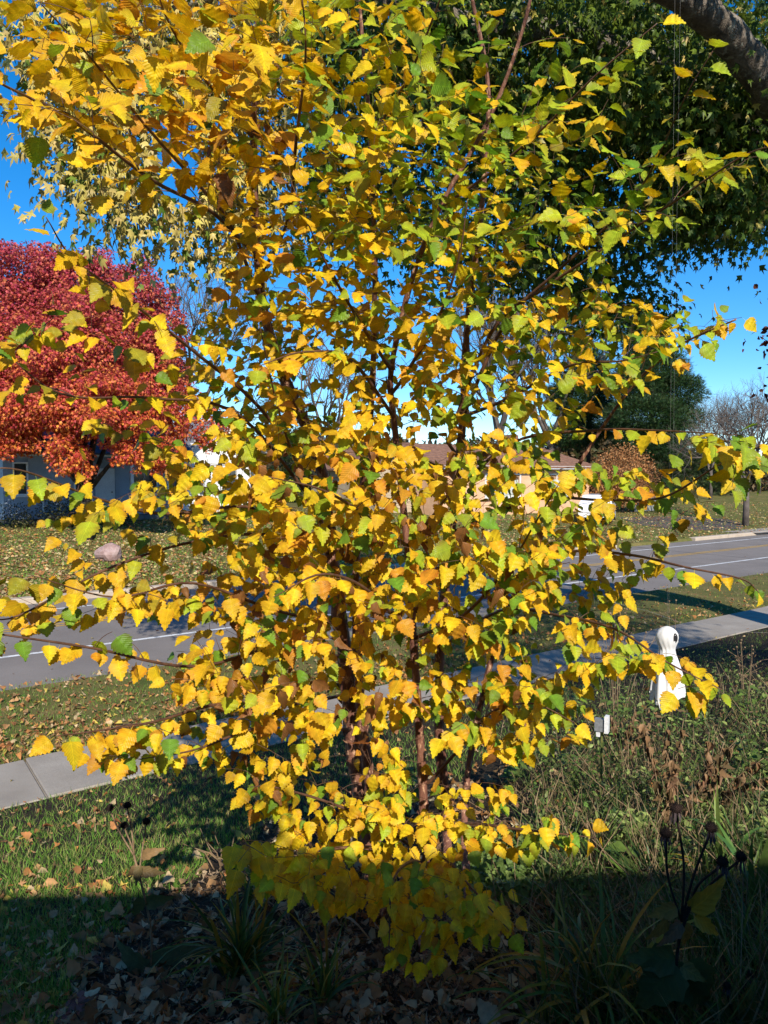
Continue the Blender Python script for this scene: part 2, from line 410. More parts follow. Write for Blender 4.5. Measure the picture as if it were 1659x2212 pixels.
M_concrete = rough_mat('concrete', (0.27, 0.235, 0.195), (0.36, 0.32, 0.27), 1.6, 0.9, 0.35, None, 120, dist=0.004)
M_curb = rough_mat('curb_concrete', (0.42, 0.34, 0.25), (0.52, 0.43, 0.33), 2, 0.9, 0.3, None, 60)
pav = MB()
bx0, by0 = xy(8.3, 0)
def ns_box(mb, n0, n1, s0, s1, z0, z1, bev=0.0):
    vs = []
    for z, e in ((z0, 0), (z1 - bev, 0), (z1, bev)):
        for n_, s_ in ((n0 + e, s0 + e), (n0 + e, s1 - e), (n1 - e, s1 - e), (n1 - e, s0 + e)):
            vs.append((*xy(n_, s_), z))
    fs = [(8, 11, 10, 9)]
    for b in (0, 4):
        for k in range(4):
            k2 = (k+1) % 4; fs.append((b+k, b+4+k, b+4+k2, b+k2))
    mb.add(vs, fs)
slabbase = MB(); ns_box(slabbase, SW0 + .03, SW1 - .03, -30, 60, -.10, -.02)
sidewalk = tag(slabbase.build('sidewalk', M_concrete), 'concrete sidewalk running diagonally between lawn and verge', kind='structure')
s_ = -11.6; k = 0
while s_ < 30:
    sb = MB(); L = 1.45; z = 0.012 + 0.008*math.sin(k*2.3)
    ns_box(sb, SW0, SW1, s_ + .008, s_ + L - .008, -.08, z, 0.012); sb.build('slab', M_concrete, sidewalk); s_ += L; k += 1
curb_b = MB(); ns_box(curb_b, RN1 + .14, RN1 + .2, -60, 120, -.22, -.12)
curb = tag(curb_b.build('far_kerb', M_curb), 'tan concrete kerb along the far side of the street', kind='structure')
APR0, APR1 = 27.3, 32.0
s_ = -12.0
while s_ < 60:
    if not (APR0 - 1.5 < s_ < APR1):
        sb = MB(); ns_box(sb, RN1 - .12, RN1 + .22, s_ + .01, s_ + 2.99, -.2, 0.035, 0.03); sb.build('kerb_stone', M_curb, curb)
    s_ += 3.0
curb2_b = MB(); ns_box(curb2_b, RN0 - .12, RN0 - .02, -60, 120, -.22, -.13)
curb2 = tag(curb2_b.build('near_kerb', M_curb), 'concrete kerb under the edge of the near verge', kind='structure')
s_ = -9.0
while s_ < 30:
    sb = MB(); ns_box(sb, RN0 - .14, RN0 + .02, s_ + .01, s_ + 2.99, -.2, -0.07, 0.01); sb.build('kerb_stone', M_concrete, curb2)
    s_ += 3.0
# driveway on the far side
def ground_poly(name, pts, mat, lift, label):
    vs = []
    for px, py in pts:
        p = on_ground(px, py); vs.append((p.x, p.y, p.z + lift))
    me = bpy.data.meshes.new(name); me.from_pydata(vs, [], [tuple(range(len(vs)))]); me.update()
    if me.polygons[0].normal.z < 0: me.flip_normals()
    return tag(link(name, me, None, mat), label, kind='structure')
M_dark_asphalt = rough_mat('driveway_asphalt', (0.055, 0.048, 0.045), (0.10, 0.085, 0.075), 0.9, 0.9, 0.4, (0.26, 0.13, 0.06), 50)
ground_poly('driveway', [(1335, 1117.5), (1480, 1116), (1570, 1122), (1612, 1134), (1600, 1144), (1520, 1146), (1440, 1143), (1380, 1135)], M_dark_asphalt, .01, 'dark asphalt driveway across the street beside the tan house')
ground_poly('driveway_apron', [(1555, 1150), (1600, 1145), (1659, 1141), (1760, 1140), (1760, 1143), (1640, 1152)], M_concrete, .014, 'pale concrete apron where the driveway meets the far kerb')

# ------------------------------------------------------------------ houses
def siding_wall(root, x0, x1, y, z0, z1, mat, holes=(), board=0.16, gable=None, side=None):
    """horizontal boards in local coordinates on the plane y (facing -y); holes: (xa, xb, za, zb)"""
    nb = int(round((z1 - z0)/board)); h = (z1 - z0)/nb
    rows = nb + (int(gable/h) if gable else 0)
    for i in range(rows):
        za = z0 + i*h; zb = za + h
        if i < nb: a, b = x0, x1
        else:
            t = (za - z1)/gable; a = x0 + (x1 - x0)/2*t; b = x1 - (x1 - x0)/2*t
        segs = [(a, b)]
        for ha, hb, hza, hzb in holes:
            if zb > hza + .01 and za < hzb - .01:
                new = []
                for p, q in segs:
                    if hb <= p or ha >= q: new.append((p, q)); continue
                    if ha > p: new.append((p, ha))
                    if hb < q: new.append((hb, q))
                segs = new
        for p, q in segs:
            if q - p < .05: continue
            mb = MB()
            if side is None: P = lambda u, d, z: (u, y + d, z)
            else: P = lambda u, d, z: (side[0] + side[1]*(-d), y + (u - 0), z)
            v = [P(p, -.030, za), P(q, -.030, za), P(q, -.012, zb), P(p, -.012, zb), P(p, .02, za), P(q, .02, za), P(q, .02, zb), P(p, .02, zb)]
            mb.add(v, [(0, 1, 2, 3), (0, 4, 5, 1), (4, 7, 6, 5), (0, 3, 7, 4), (1, 5, 6, 2), (3, 2, 6, 7)])
            mb.build('siding_board', mat, root)
M_glass = bpy.data.materials.new('window_glass'); M_glass.use_nodes = True
_b = M_glass.node_tree.nodes['Principled BSDF']; _b.inputs['Base Color'].default_value = (0.05, 0.06, 0.065, 1); _b.inputs['Roughness'].default_value = 0.06
M_trim = rough_mat('white_trim', (0.70, 0.70, 0.69), (0.80, 0.80, 0.78), 3, 0.5, 0.05)
M_curtain = rough_mat('curtain', (0.40, 0.42, 0.36), (0.55, 0.56, 0.48), 3, 0.9, 0.1, None, 40, (9, 1, .3))
M_red = rough_mat('red_paint', (0.35, 0.03, 0.03), (0.42, 0.05, 0.04), 3, 0.5, 0.05)
def window(root, xa, xb, za, zb, y, mull=1, curtain=False, shutter=None):
    fr = MB(); t = .07
    for c, d in ((((xa+xb)/2, y - .03, za + t/2), (xb - xa, .09, t)), (((xa+xb)/2, y - .03, zb - t/2), (xb - xa, .09, t)),
                 ((xa + t/2, y - .03, (za+zb)/2), (t, .09, zb - za - 2*t)), ((xb - t/2, y - .03, (za+zb)/2), (t, .09, zb - za - 2*t))): fr.box(c, d)
    w = fr.build('window', M_trim, root)
    n_ = mull + 1; wd = (xb - xa - 2*t)/n_
    for k in range(n_):
        g = MB(); g.box((xa + t + wd*(k + .5), y + .03, (za + zb)/2), (wd - .03, .02, zb - za - 2*t)); g.build('pane', M_glass, w)
        if k: b = MB(); b.box((xa + t + wd*k, y - .01, (za+zb)/2), (.04, .06, zb - za - 2*t)); b.build('mullion', M_trim, w)
    if curtain:
        b = MB(); b.box(((xa+xb)/2, y + .012, (za*.6+zb*.4)), (xb - xa - .3, .006, (zb - za)*.7)); b.build('curtain', M_curtain, w)
    s = MB(); s.box(((xa+xb)/2, y - .06, za - .035), (xb - xa + .12, .12, .06)); s.build('sill', M_trim, w)
def roof_slab(root, x0, x1, y0, z0, y1, z1, mat, over=.35, name='roof', courses=9):
    """sloping roof from eave (y0,z0) up to ridge (y1,z1), with shingle courses as real steps"""
    mb = MB(); dy, dz = (y1 - y0)/courses, (z1 - z0)/courses
    for i in range(courses):
        a = y0 + dy*i; za = z0 + dz*i; s = .02
        v = [(x0 - over, a, za + s), (x1 + over, a, za + s), (x1 + over, a + dy*1.05, za + dz*1.05), (x0 - over, a + dy*1.05, za + dz*1.05)]
        mb.add(v + [(p[0], p[1], p[2] - .08) for p in v], [(0, 1, 2, 3), (7, 6, 5, 4), (0, 4, 5, 1), (1, 5, 6, 2), (3, 2, 6, 7), (0, 3, 7, 4)])
    o = mb.build(name, mat, root); return o
ROT = math.atan2(SN, CN)
def house_root(name, n_, s_, label, cat='house'):
    x, y = xy(n_, s_); return empty(name, (x, y, gz_n(n_)), ROT, label, cat)
M_side_shaded = rough_mat('shaded_siding', (0.27, 0.33, 0.40), (0.34, 0.40, 0.47), 2, 0.6, 0.1)  # siding darkened so its colour carries the red maple's shade
M_side_white = rough_mat('white_siding', (0.70, 0.69, 0.66), (0.78, 0.77, 0.74), 2, 0.6, 0.1)
M_side_beige = rough_mat('beige_siding', (0.40, 0.31, 0.20), (0.50, 0.40, 0.27), 2, 0.7, 0.1)
M_tan = rough_mat('tan_stucco', (0.62, 0.36, 0.20), (0.74, 0.46, 0.28), 2, 0.8, 0.2)
M_roof_slate = rough_mat('slate_shingle', (0.035, 0.05, 0.08), (0.07, 0.09, 0.13), 4, 0.9, 0.6, None, 30)
M_roof_brown = rough_mat('brown_shingle', (0.17, 0.085, 0.055), (0.30, 0.16, 0.10), 4, 0.9, 0.6, None, 30)
M_roof_grey = rough_mat('grey_shingle', (0.16, 0.16, 0.17), (0.26, 0.26, 0.27), 4, 0.9, 0.6, None, 30)
M_found = rough_mat('foundation', (0.12, 0.11, 0.10), (0.2, 0.19, 0.17), 4, 0.9, 0.4)

# left house: wing, recessed porch and middle coloured as shaded, sunlit end white
hA = house_root('siding_house', 34, 5.0, 'pale siding house behind the red maple, with a slate blue roof, white end and grey walls toned for shade')
def solid(root, name, x0, x1, y0, y1, z0, z1, mat):
    b = MB(); b.box(((x0+x1)/2, (y0+y1)/2, (z0+z1)/2), (x1-x0, y1-y0, z1-z0)); return b.build(name, mat, root)
solid(hA, 'foundation', 0.0, 3.3, 0.0, 8, -.6, .2, M_found); solid(hA, 'foundation', 3.3, 12.2, 1.4, 8, -.6, .2, M_found)
solid(hA, 'wall', 0.02, 3.28, .06, 8, .2, 2.9, M_side_shaded); solid(hA, 'wall', 3.32, 7.8, 1.46, 8, .2, 2.9, M_side_shaded)
solid(hA, 'wall', 7.85, 12.2, .66, 8, .2, 3.1, M_side_white)
siding_wall(hA, 0, 3.3, 0, .2, 2.9, M_side_shaded, [(.35, .95, 1.2, 2.6), (2.75, 3.05, .9, 2.5)])
window(hA, .35, .95, 1.2, 2.6, 0, 0); window(hA, 2.75, 3.05, .9, 2.5, 0, 0)
b = MB(); b.box((2.9, -.02, 1.9), (.2, .03, .5)); b.build('red_panel', M_red, hA)
siding_wall(hA, 3.3, 7.8, 1.4, .2, 2.9, M_side_shaded, [(4.0, 4.9, .25, 2.4), (5.6, 6.9, 1.1, 2.3)])
window(hA, 5.6, 6.9, 1.1, 2.3, 1.4, 1)
d = MB(); d.box((4.45, 1.42, 1.3), (.88, .05, 2.1)); dd = d.build('door', M_trim, hA)
b = MB(); b.box((4.75, 1.36, 1.25), (.05, .06, .05)); b.build('handle', M_found, dd)
siding_wall(hA, 7.85, 12.2, .6, .2, 3.1, M_side_white, [(8.6, 9.0, 1.0, 2.5), (9.9, 10.7, 1.0, 2.5), (11.3, 11.7, 1.0, 2.5)], gable=1.7)
for a_, b_2 in ((8.6, 9.0), (9.9, 10.7), (11.3, 11.7)): window(hA, a_, b_2, 1.0, 2.5, .6, 0)
b = MB(); b.add([(7.85, .64, 3.1), (12.2, .64, 3.1), (10.02, .64, 4.8)], [(0, 1, 2)]); b.build('gable', M_side_white, hA)
for xx in (3.5, 5.3, 7.0):
    b = MB(); b.box((xx, .15, 1.55), (.14, .14, 2.7)); b.build('porch_post', M_trim, hA)
solid(hA, 'porch_floor', 3.35, 7.8, 0.0, 1.35, 0, .2, M_found)
b = MB(); b.box((3.8, -.12, 2.93), (8.2, .12, .14)); b.build('gutter', M_trim, hA)
b = MB(); b.tube([(3.2, -.08, 2.85), (3.2, -.08, .1)], .04, 6); b.build('downpipe', M_trim, hA)
b = MB(); b.box((1.5, -.08, 1.25), (.22, .12, .35)); b.box((1.5, -.06, .65), (.06, .05, .9)); b.build('meter_box', M_trim, hA)
roof_slab(hA, -.2, 7.8, -.3, 3.0, 4, 5.2, M_roof_slate)
b = MB()
for sg in (-1, 1):
    v = [(10.02 + sg*2.6, .1, 2.78), (10.02 + sg*2.6, 6, 2.78), (10.02, 6, 4.86), (10.02, .1, 4.86)]
    b.add(v + [(p[0], p[1], p[2] - .1) for p in v], [(0, 1, 2, 3), (7, 6, 5, 4), (0, 4, 5, 1), (3, 2, 6, 7), (0, 3, 7, 4)])
b.build('roof', M_roof_grey, hA)

def s_at(px, n_):
    k_ = (px - 829.5)/F; d = n_/(-SN*k_ + CN); return d*(CN*k_ + SN)
# beige gabled house in the middle
sB = s_at(812, 33); wB = s_at(945, 33) - sB
hB = house_root('gabled_house', 33, sB, 'beige clapboard gable house seen through the middle of the yellow tree')
solid(hB, 'wall', 0, wB, .06, 7, -.3, 2.6, M_side_beige)
siding_wall(hB, 0, wB, 0, 0, 2.6, M_side_beige, [(wB*.38, wB*.62, 1.0, 2.0)], gable=1.2, board=.2)
window(hB, wB*.38, wB*.62, 1.0, 2.0, 0, 1)
b = MB(); b.add([(0, .04, 2.6), (wB, .04, 2.6), (wB/2, .04, 3.8)], [(0, 1, 2)]); b.build('gable', M_side_beige, hB)
b = MB()
for sg in (-1, 1):
    v = [(wB/2 + sg*(wB/2 + .35), -.35, 2.45), (wB/2 + sg*(wB/2 + .35), 7, 2.45), (wB/2, 7, 3.92), (wB/2, -.35, 3.92)]
    b.add(v + [(p[0], p[1], p[2] - .1) for p in v], [(0, 1, 2, 3), (7, 6, 5, 4), (0, 4, 5, 1), (3, 2, 6, 7), (0, 3, 7, 4)])
b.build('roof', M_roof_brown, hB)
# tan house
nC = 30.5; sC = s_at(955, nC); wC = s_at(1273, nC) - sC
hC = house_root('stucco_house', nC, sC, 'tan stucco ranch house with brown shingle roof across the street')
solid(hC, 'wall', 0, wC, 0.05, 8, -.3, 2.75, M_tan)
nbk = 8
for k in range(nbk):       # wide vertical boards on the front
    a_ = wC*k/nbk; c_ = wC*(k+1)/nbk - .03
    if 2 <= k <= 3 or 5 <= k <= 6: 
        solid(hC, 'panel', a_, c_, 0, .05, 0, .8, M_tan); continue
    solid(hC, 'panel', a_, c_, 0, .05, 0, 2.7, M_tan)
solid(hC, 'trim_board', 0, wC, -.02, 0, .78, .84, M_roof_brown)
window(hC, wC*2/nbk + .1, wC*4/nbk - .1, .95, 2.35, .03, 2, True); window(hC, wC*5/nbk + .1, wC*7/nbk - .1, .95, 2.35, .03, 1, True)
solid(hC, 'eave_trim', -.3, wC + .3, -.55, -.43, 2.62, 2.8, M_trim)
roof_slab(hC, 0, wC, -.6, 2.75, 4.5, 4.15, M_roof_brown, courses=10)
b = MB(); b.box((wC*.7, 3.4, 4.3), (.8, .7, 1.0)); b.build('chimney', M_roof_brown, hC)

# the house at the photographer's back, whose eave shades the bed
hD = empty('porch_house', (0, -2.45, 2.2), math.pi, 'tan siding house standing behind the garden bed, its eave shading the foreground', 'house')
siding_wall(hD, -14, 14, 0, 0, 2.5, M_side_beige, [(-4, -2.4, .8, 2.0), (2.2, 3.2, 0, 2.1)])
solid(hD, 'wall', -14, 14, .05, 8, -.4, 2.5, M_side_beige); window(hD, -4, -2.4, .8, 2.0, 0, 1)
d = MB(); d.box((2.7, .02, 1.05), (.98, .05, 2.08)); d.build('door', M_trim, hD)
roof_slab(hD, -14, 14, -.5, 2.62, 4, 4.8, M_roof_brown)
solid(hD, 'soffit', -14, 14, -.48, 0, 2.5, 2.54, M_trim)

# ------------------------------------------------------------------ things across the street
def rock(name, loc, size, mat, label):
    import bmesh
    bm = bmesh.new(); bmesh.ops.create_icosphere(bm, subdivisions=3, radius=1)
    for v in bm.verts:
        k_ = 1 + .28*noise.noise(v.co*1.3 + Vector(loc)) + .1*noise.noise(v.co*4)
        v.co = Vector((v.co.x*size[0]*k_, v.co.y*size[1]*k_, v.co.z*size[2]*k_))
    me = bpy.data.meshes.new(name); bm.to_mesh(me); bm.free()
    o = link(name, me, None, mat); o.location = loc; return tag(o, label, 'rock')
M_pinkrock = rough_mat('pink_granite', (0.26, 0.16, 0.14), (0.44, 0.32, 0.29), 5, 0.9, 0.6, None, 60)
p = on_ground(236, 1212); rock('boulder', (p.x, p.y, p.z + .22), (.42, .32, .34), M_pinkrock, 'pink granite boulder on the leafy lawn beside the red maple trunk')
M_greyrock = rough_mat('grey_stone', (0.10, 0.10, 0.11), (0.22, 0.22, 0.22), 8, 0.9, 0.6)
p = on_ground(1300, 1935); rock('stone', (p.x, p.y, p.z + .02), (.07, .05, .045), M_greyrock, 'small grey stone lying beside the dark dry stalks')

# white car, mostly hidden by leaves
M_carwhite = bpy.data.materials.new('white_car_paint'); M_carwhite.use_nodes = True
_b = M_carwhite.node_tree.nodes['Principled BSDF']; _b.inputs['Base Color'].default_value = (.8, .8, .8, 1); _b.inputs['Roughness'].default_value = .25; _b.inputs['Coat Weight'].default_value = .5
M_rubber = rough_mat('tyre_rubber', (0.015, 0.015, 0.015), (0.03, 0.03, 0.03), 10, 0.9, 0.1)
M_metal = rough_mat('wheel_metal', (0.35, 0.35, 0.36), (0.5, 0.5, 0.5), 10, 0.4, 0.05)
def car(loc, rz):
    t = empty('parked_car', loc, rz, 'white car parked in front of the tan house, glimpsed between leaves', 'car')
    prof = [(-2.2, .35), (-2.25, .75), (-2.1, 1.0), (-1.75, 1.05), (-1.2, 1.48), (.5, 1.5), (1.15, 1.08), (2.05, .95), (2.25, .7), (2.2, .35)]
    b = MB(); V = []
    for y_, sc in ((-.85, 1), (-.6, 1.0), (.6, 1.0), (.85, 1)):
        for (x_, z_) in prof:
            ins = 1 if abs(y_) > .7 and z_ > 1.1 else 0
            V.append((x_, y_*(1 - .16*ins), z_ + (.03 if abs(y_) < .7 and z_ > .9 else 0)))
    K = len(prof); fs = []
    for r in range(3):
        for k_ in range(K): k2 = (k_+1) % K; fs.append((r*K + k_, r*K + k2, (r+1)*K + k2, (r+1)*K + k_))
    fs += [tuple(range(K))[::-1], tuple(3*K + i for i in range(K))]
    b.add(V, fs); b.build('body', M_carwhite, t)
    for sg in (-1, 1):
        for (xa, xb) in ((-1.35, -.35), (-.28, .7)):
            g = MB(); y_ = sg*.80
            g.add([(xa, y_*1.07, 1.07), (xb + (.3 if xb > 0 else 0), y_*1.07, 1.07), (xb, y_*.93, 1.42), (xa + .3*(xa < -1), y_*.93, 1.42)], [(0, 1, 2, 3)]); g.build('side_window', M_glass, t)
        for x_ in (-1.4, 1.4):
            w = MB(); w.tube([(x_, sg*.68, .33), (x_, sg*.87, .33)], .33, 18); wo_ = w.build('wheel', M_rubber, t)
            w = MB(); w.tube([(x_, sg*.86, .33), (x_, sg*.885, .33)], .2, 14); w.build('rim', M_metal, wo_)
    g = MB(); g.add([(.52, -.6, 1.5), (.52, .6, 1.5), (1.12, .66, 1.12), (1.12, -.66, 1.12)], [(0, 1, 2, 3)]); g.build('windscreen', M_glass, t)
    for sg in (-1, 1):
        g = MB(); g.box((2.2, sg*.6, .75), (.1, .3, .14)); g.build('headlight', M_metal, t)
    return t
nk = 26.5; sk_ = s_at(1292, nk); x_, y_ = xy(nk, sk_); car((x_, y_, gz_n(nk)), 1.22)
# grey fence by the driveway
nf = 29; s0_ = s_at(1372, nf); s1_ = s_at(1432, nf)
fx, fy = xy(nf, s0_)
fen = empty('board_fence', (fx, fy, gz_n(nf)), ROT, 'weathered grey board fence panel between the tan house and the driveway', 'fence')
M_fence = rough_mat('weathered_board', (0.24, 0.24, 0.21), (0.36, 0.36, 0.31), 6, 0.9, 0.3, None, 40, (1, 1, .2))
Lf = s1_ - s0_; kf = int(Lf/.15)
for k in range(kf): solid(fen, 'board', k*.15, k*.15 + .135, 0, .025, .05, 1.05 + .02*math.sin(k*3), M_fence)
for z_ in (.25, .85): solid(fen, 'rail', 0, Lf, .025, .07, z_, z_ + .08, M_fence)

# ------------------------------------------------------------------ growth of twigs
class Skel:
    def __init__(s): s.p = np.zeros((0, 3)); s.r = np.zeros(0); s.L = np.zeros(0)
    def add(s, pts, radii, L0=0.0):
        pts = np.asarray([tuple(q) for q in pts]); seg = np.r_[0, np.cumsum(np.linalg.norm(np.diff(pts, axis=0), axis=1))]
        s.p = np.vstack([s.p, pts]); s.r = np.r_[s.r, radii]; s.L = np.r_[s.L, L0 + seg]
    def nearest(s, t, wL=0.35, zdown=1.2):
        d = s.p - t; dist = np.sqrt((d**2).sum(1)); up = np.maximum(d[:, 2], 0)
        c = dist + wL*s.L*0.3 + zdown*up; return int(np.argmin(c))
def smooth_path(ctrl, k=8):
    """Catmull-Rom through control points"""
    P = [Vector(c) for c in ctrl]; P = [P[0]*2 - P[1]] + P + [P[-1]*2 - P[-2]]; out = []
    for i in range(1, len(P) - 2):
        for j in range(k):
            t = j/k; a, b, c, d = P[i-1], P[i], P[i+1], P[i+2]
            out.append(0.5*((2*b) + (c - a)*t + (2*a - 5*b + 4*c - d)*t*t + (3*b - a - 3*c + d)*t**3))
    out.append(P[-2]); return out
def grow(sk, targets, step=.06, arch=.15, rtip=.0012, rk=.011, wob=.03, wL=.35, zdown=1.2):
    out = []
    for t in targets:
        i = sk.nearest(np.asarray(t), wL, zdown); a = Vector(sk.p[i]); t = Vector(t); L = (t - a).length
        if L < .04: continue
        mid = (a + t)/2 + Vector((0, 0, arch*L)) + Vector(rng.normal(0, wob*L, 3))
        k = max(4, int(L/step)); pts = []
        for j in range(k + 1):
            u = j/k; pts.append(a*(1-u)**2 + mid*2*u*(1-u) + t*u*u)
        r0 = min(sk.r[i]*.8, rtip + rk*L); rad = np.linspace(r0, rtip, k + 1)
        sk.add(pts[1:], rad[1:], sk.L[i]); out.append((pts, rad))
    return out

# ------------------------------------------------------------------ the birch
BX, BY = 0.22, 3.05
def P3(l, ): return [at(*q) for q in l]
base1 = on_ground(915, 2085)
birch = empty('river_birch', (base1.x, base1.y, base1.z), 0, 'multi-stemmed young birch covered in yellow and green serrated leaves, filling the middle of the garden', 'tree')
sk = Skel()
def stem(ctrl, r0, r1, name='trunk', sides=10, rough=.18, mat=None):
    pts = smooth_path(ctrl, 8); rad = r1 + (r0 - r1)*np.linspace(1, 0, len(pts))**1.25
    rad = rad*(1 + .06*np.sin(np.arange(len(pts))*1.7))
    b = MB(); b.tube(pts, rad, sides, rough=rough); b.build(name, mat or M_bark_birch, birch, smooth=True, world=True)
    sk.add(pts, rad, 0)
    if r0 > .022 and name == 'trunk':
        fm = MB(); nfl = int(r0*2600)
        for _ in range(nfl):
            i = random.randint(1, int(len(pts)*.62)); c = Vector(pts[i]); ax = (Vector(pts[i+1]) - c).normalized(); a = random.uniform(0, 6.283)
            o1 = ax.orthogonal().normalized(); o2 = ax.cross(o1); d = o1*math.cos(a) + o2*math.sin(a); sd2 = ax.cross(d); r = rad[i]*1.04; w = r*random.uniform(.3, .8); h = random.uniform(.012, .045)
            c = c + ax*random.uniform(-.05, .05); lf = r*random.uniform(.15, .6)
            q = [c + d*r - sd2*w*.5, c + d*r*1.02 + sd2*w*.3 , c + d*(r + lf) + sd2*w*.7 + ax*h, c + d*(r + lf*.3) - sd2*w*.4 + ax*h*.9, c + d*(r + .001) + ax*h*.5]
            fm.add(q, [(0, 1, 4), (1, 2, 4), (2, 3, 4), (3, 0, 4)])
        tag(fm.build('bark_flakes', M_bark_birch, birch, world=True), kind='stuff')
    return pts
g1 = base1
stem([(g1.x, g1.y, g1.z - .05)] + P3([(918, 1900, 3.05), (915, 1740, 3.02), (905, 1560, 3.0), (893, 1380, 3.0), (880, 1180, 3.0), (850, 900, 2.95), (845, 800, 2.9), (885, 620, 2.8), (950, 450, 2.7), (1060, 250, 2.6), (1130, 60, 2.5), (1170, -120, 2.4)]), .024, .005)
g2 = on_ground(830, 1990)
def leader(ctrl, r0, r1): return stem(ctrl, r0, r1)
stem([(g2.x, g2.y + .05, g2.z - .05)] + P3([(795, 1800, 3.35), (768, 1620, 3.4), (745, 1420, 3.42), (715, 1200, 3.4), (690, 1000, 3.35), (600, 780, 3.2), (560, 600, 3.1), (548, 300, 2.9), (560, 100, 2.7), (570, -100, 2.6)]), .056, .006, sides=12, rough=.35)
stem([(g2.x + .05, g2.y + .02, g2.z - .05)] + P3([(812, 1800, 3.3), (792, 1640, 3.3), (775, 1480, 3.35), (770, 1200, 3.4), (800, 900, 3.3), (810, 600, 3.1), (800, 300, 2.9), (780, 50, 2.8), (770, -120, 2.7)]), .032, .005)
g3 = on_ground(975, 2010)
stem([(g3.x, g3.y + .1, g3.z - .05)] + P3([(968, 1800, 3.5), (950, 1600, 3.5), (950, 1400, 3.5), (975, 1150, 3.4), (1000, 900, 3.3), (1010, 700, 3.2), (1040, 450, 3.0), (1055, 200, 2.9), (1020, 0, 2.8), (1000, -100, 2.7)]), .034, .005)
stem([(g3.x + .08, g3.y, g3.z - .05)] + P3([(1005, 1720, 3.45), (1060, 1430, 3.45), (1130, 1240, 3.4), (1220, 1060, 3.3), (1290, 940, 3.2), (1380, 820, 3.0), (1480, 740, 2.8), (1590, 690, 2.6)]), .02, .003, 'branch', 7)
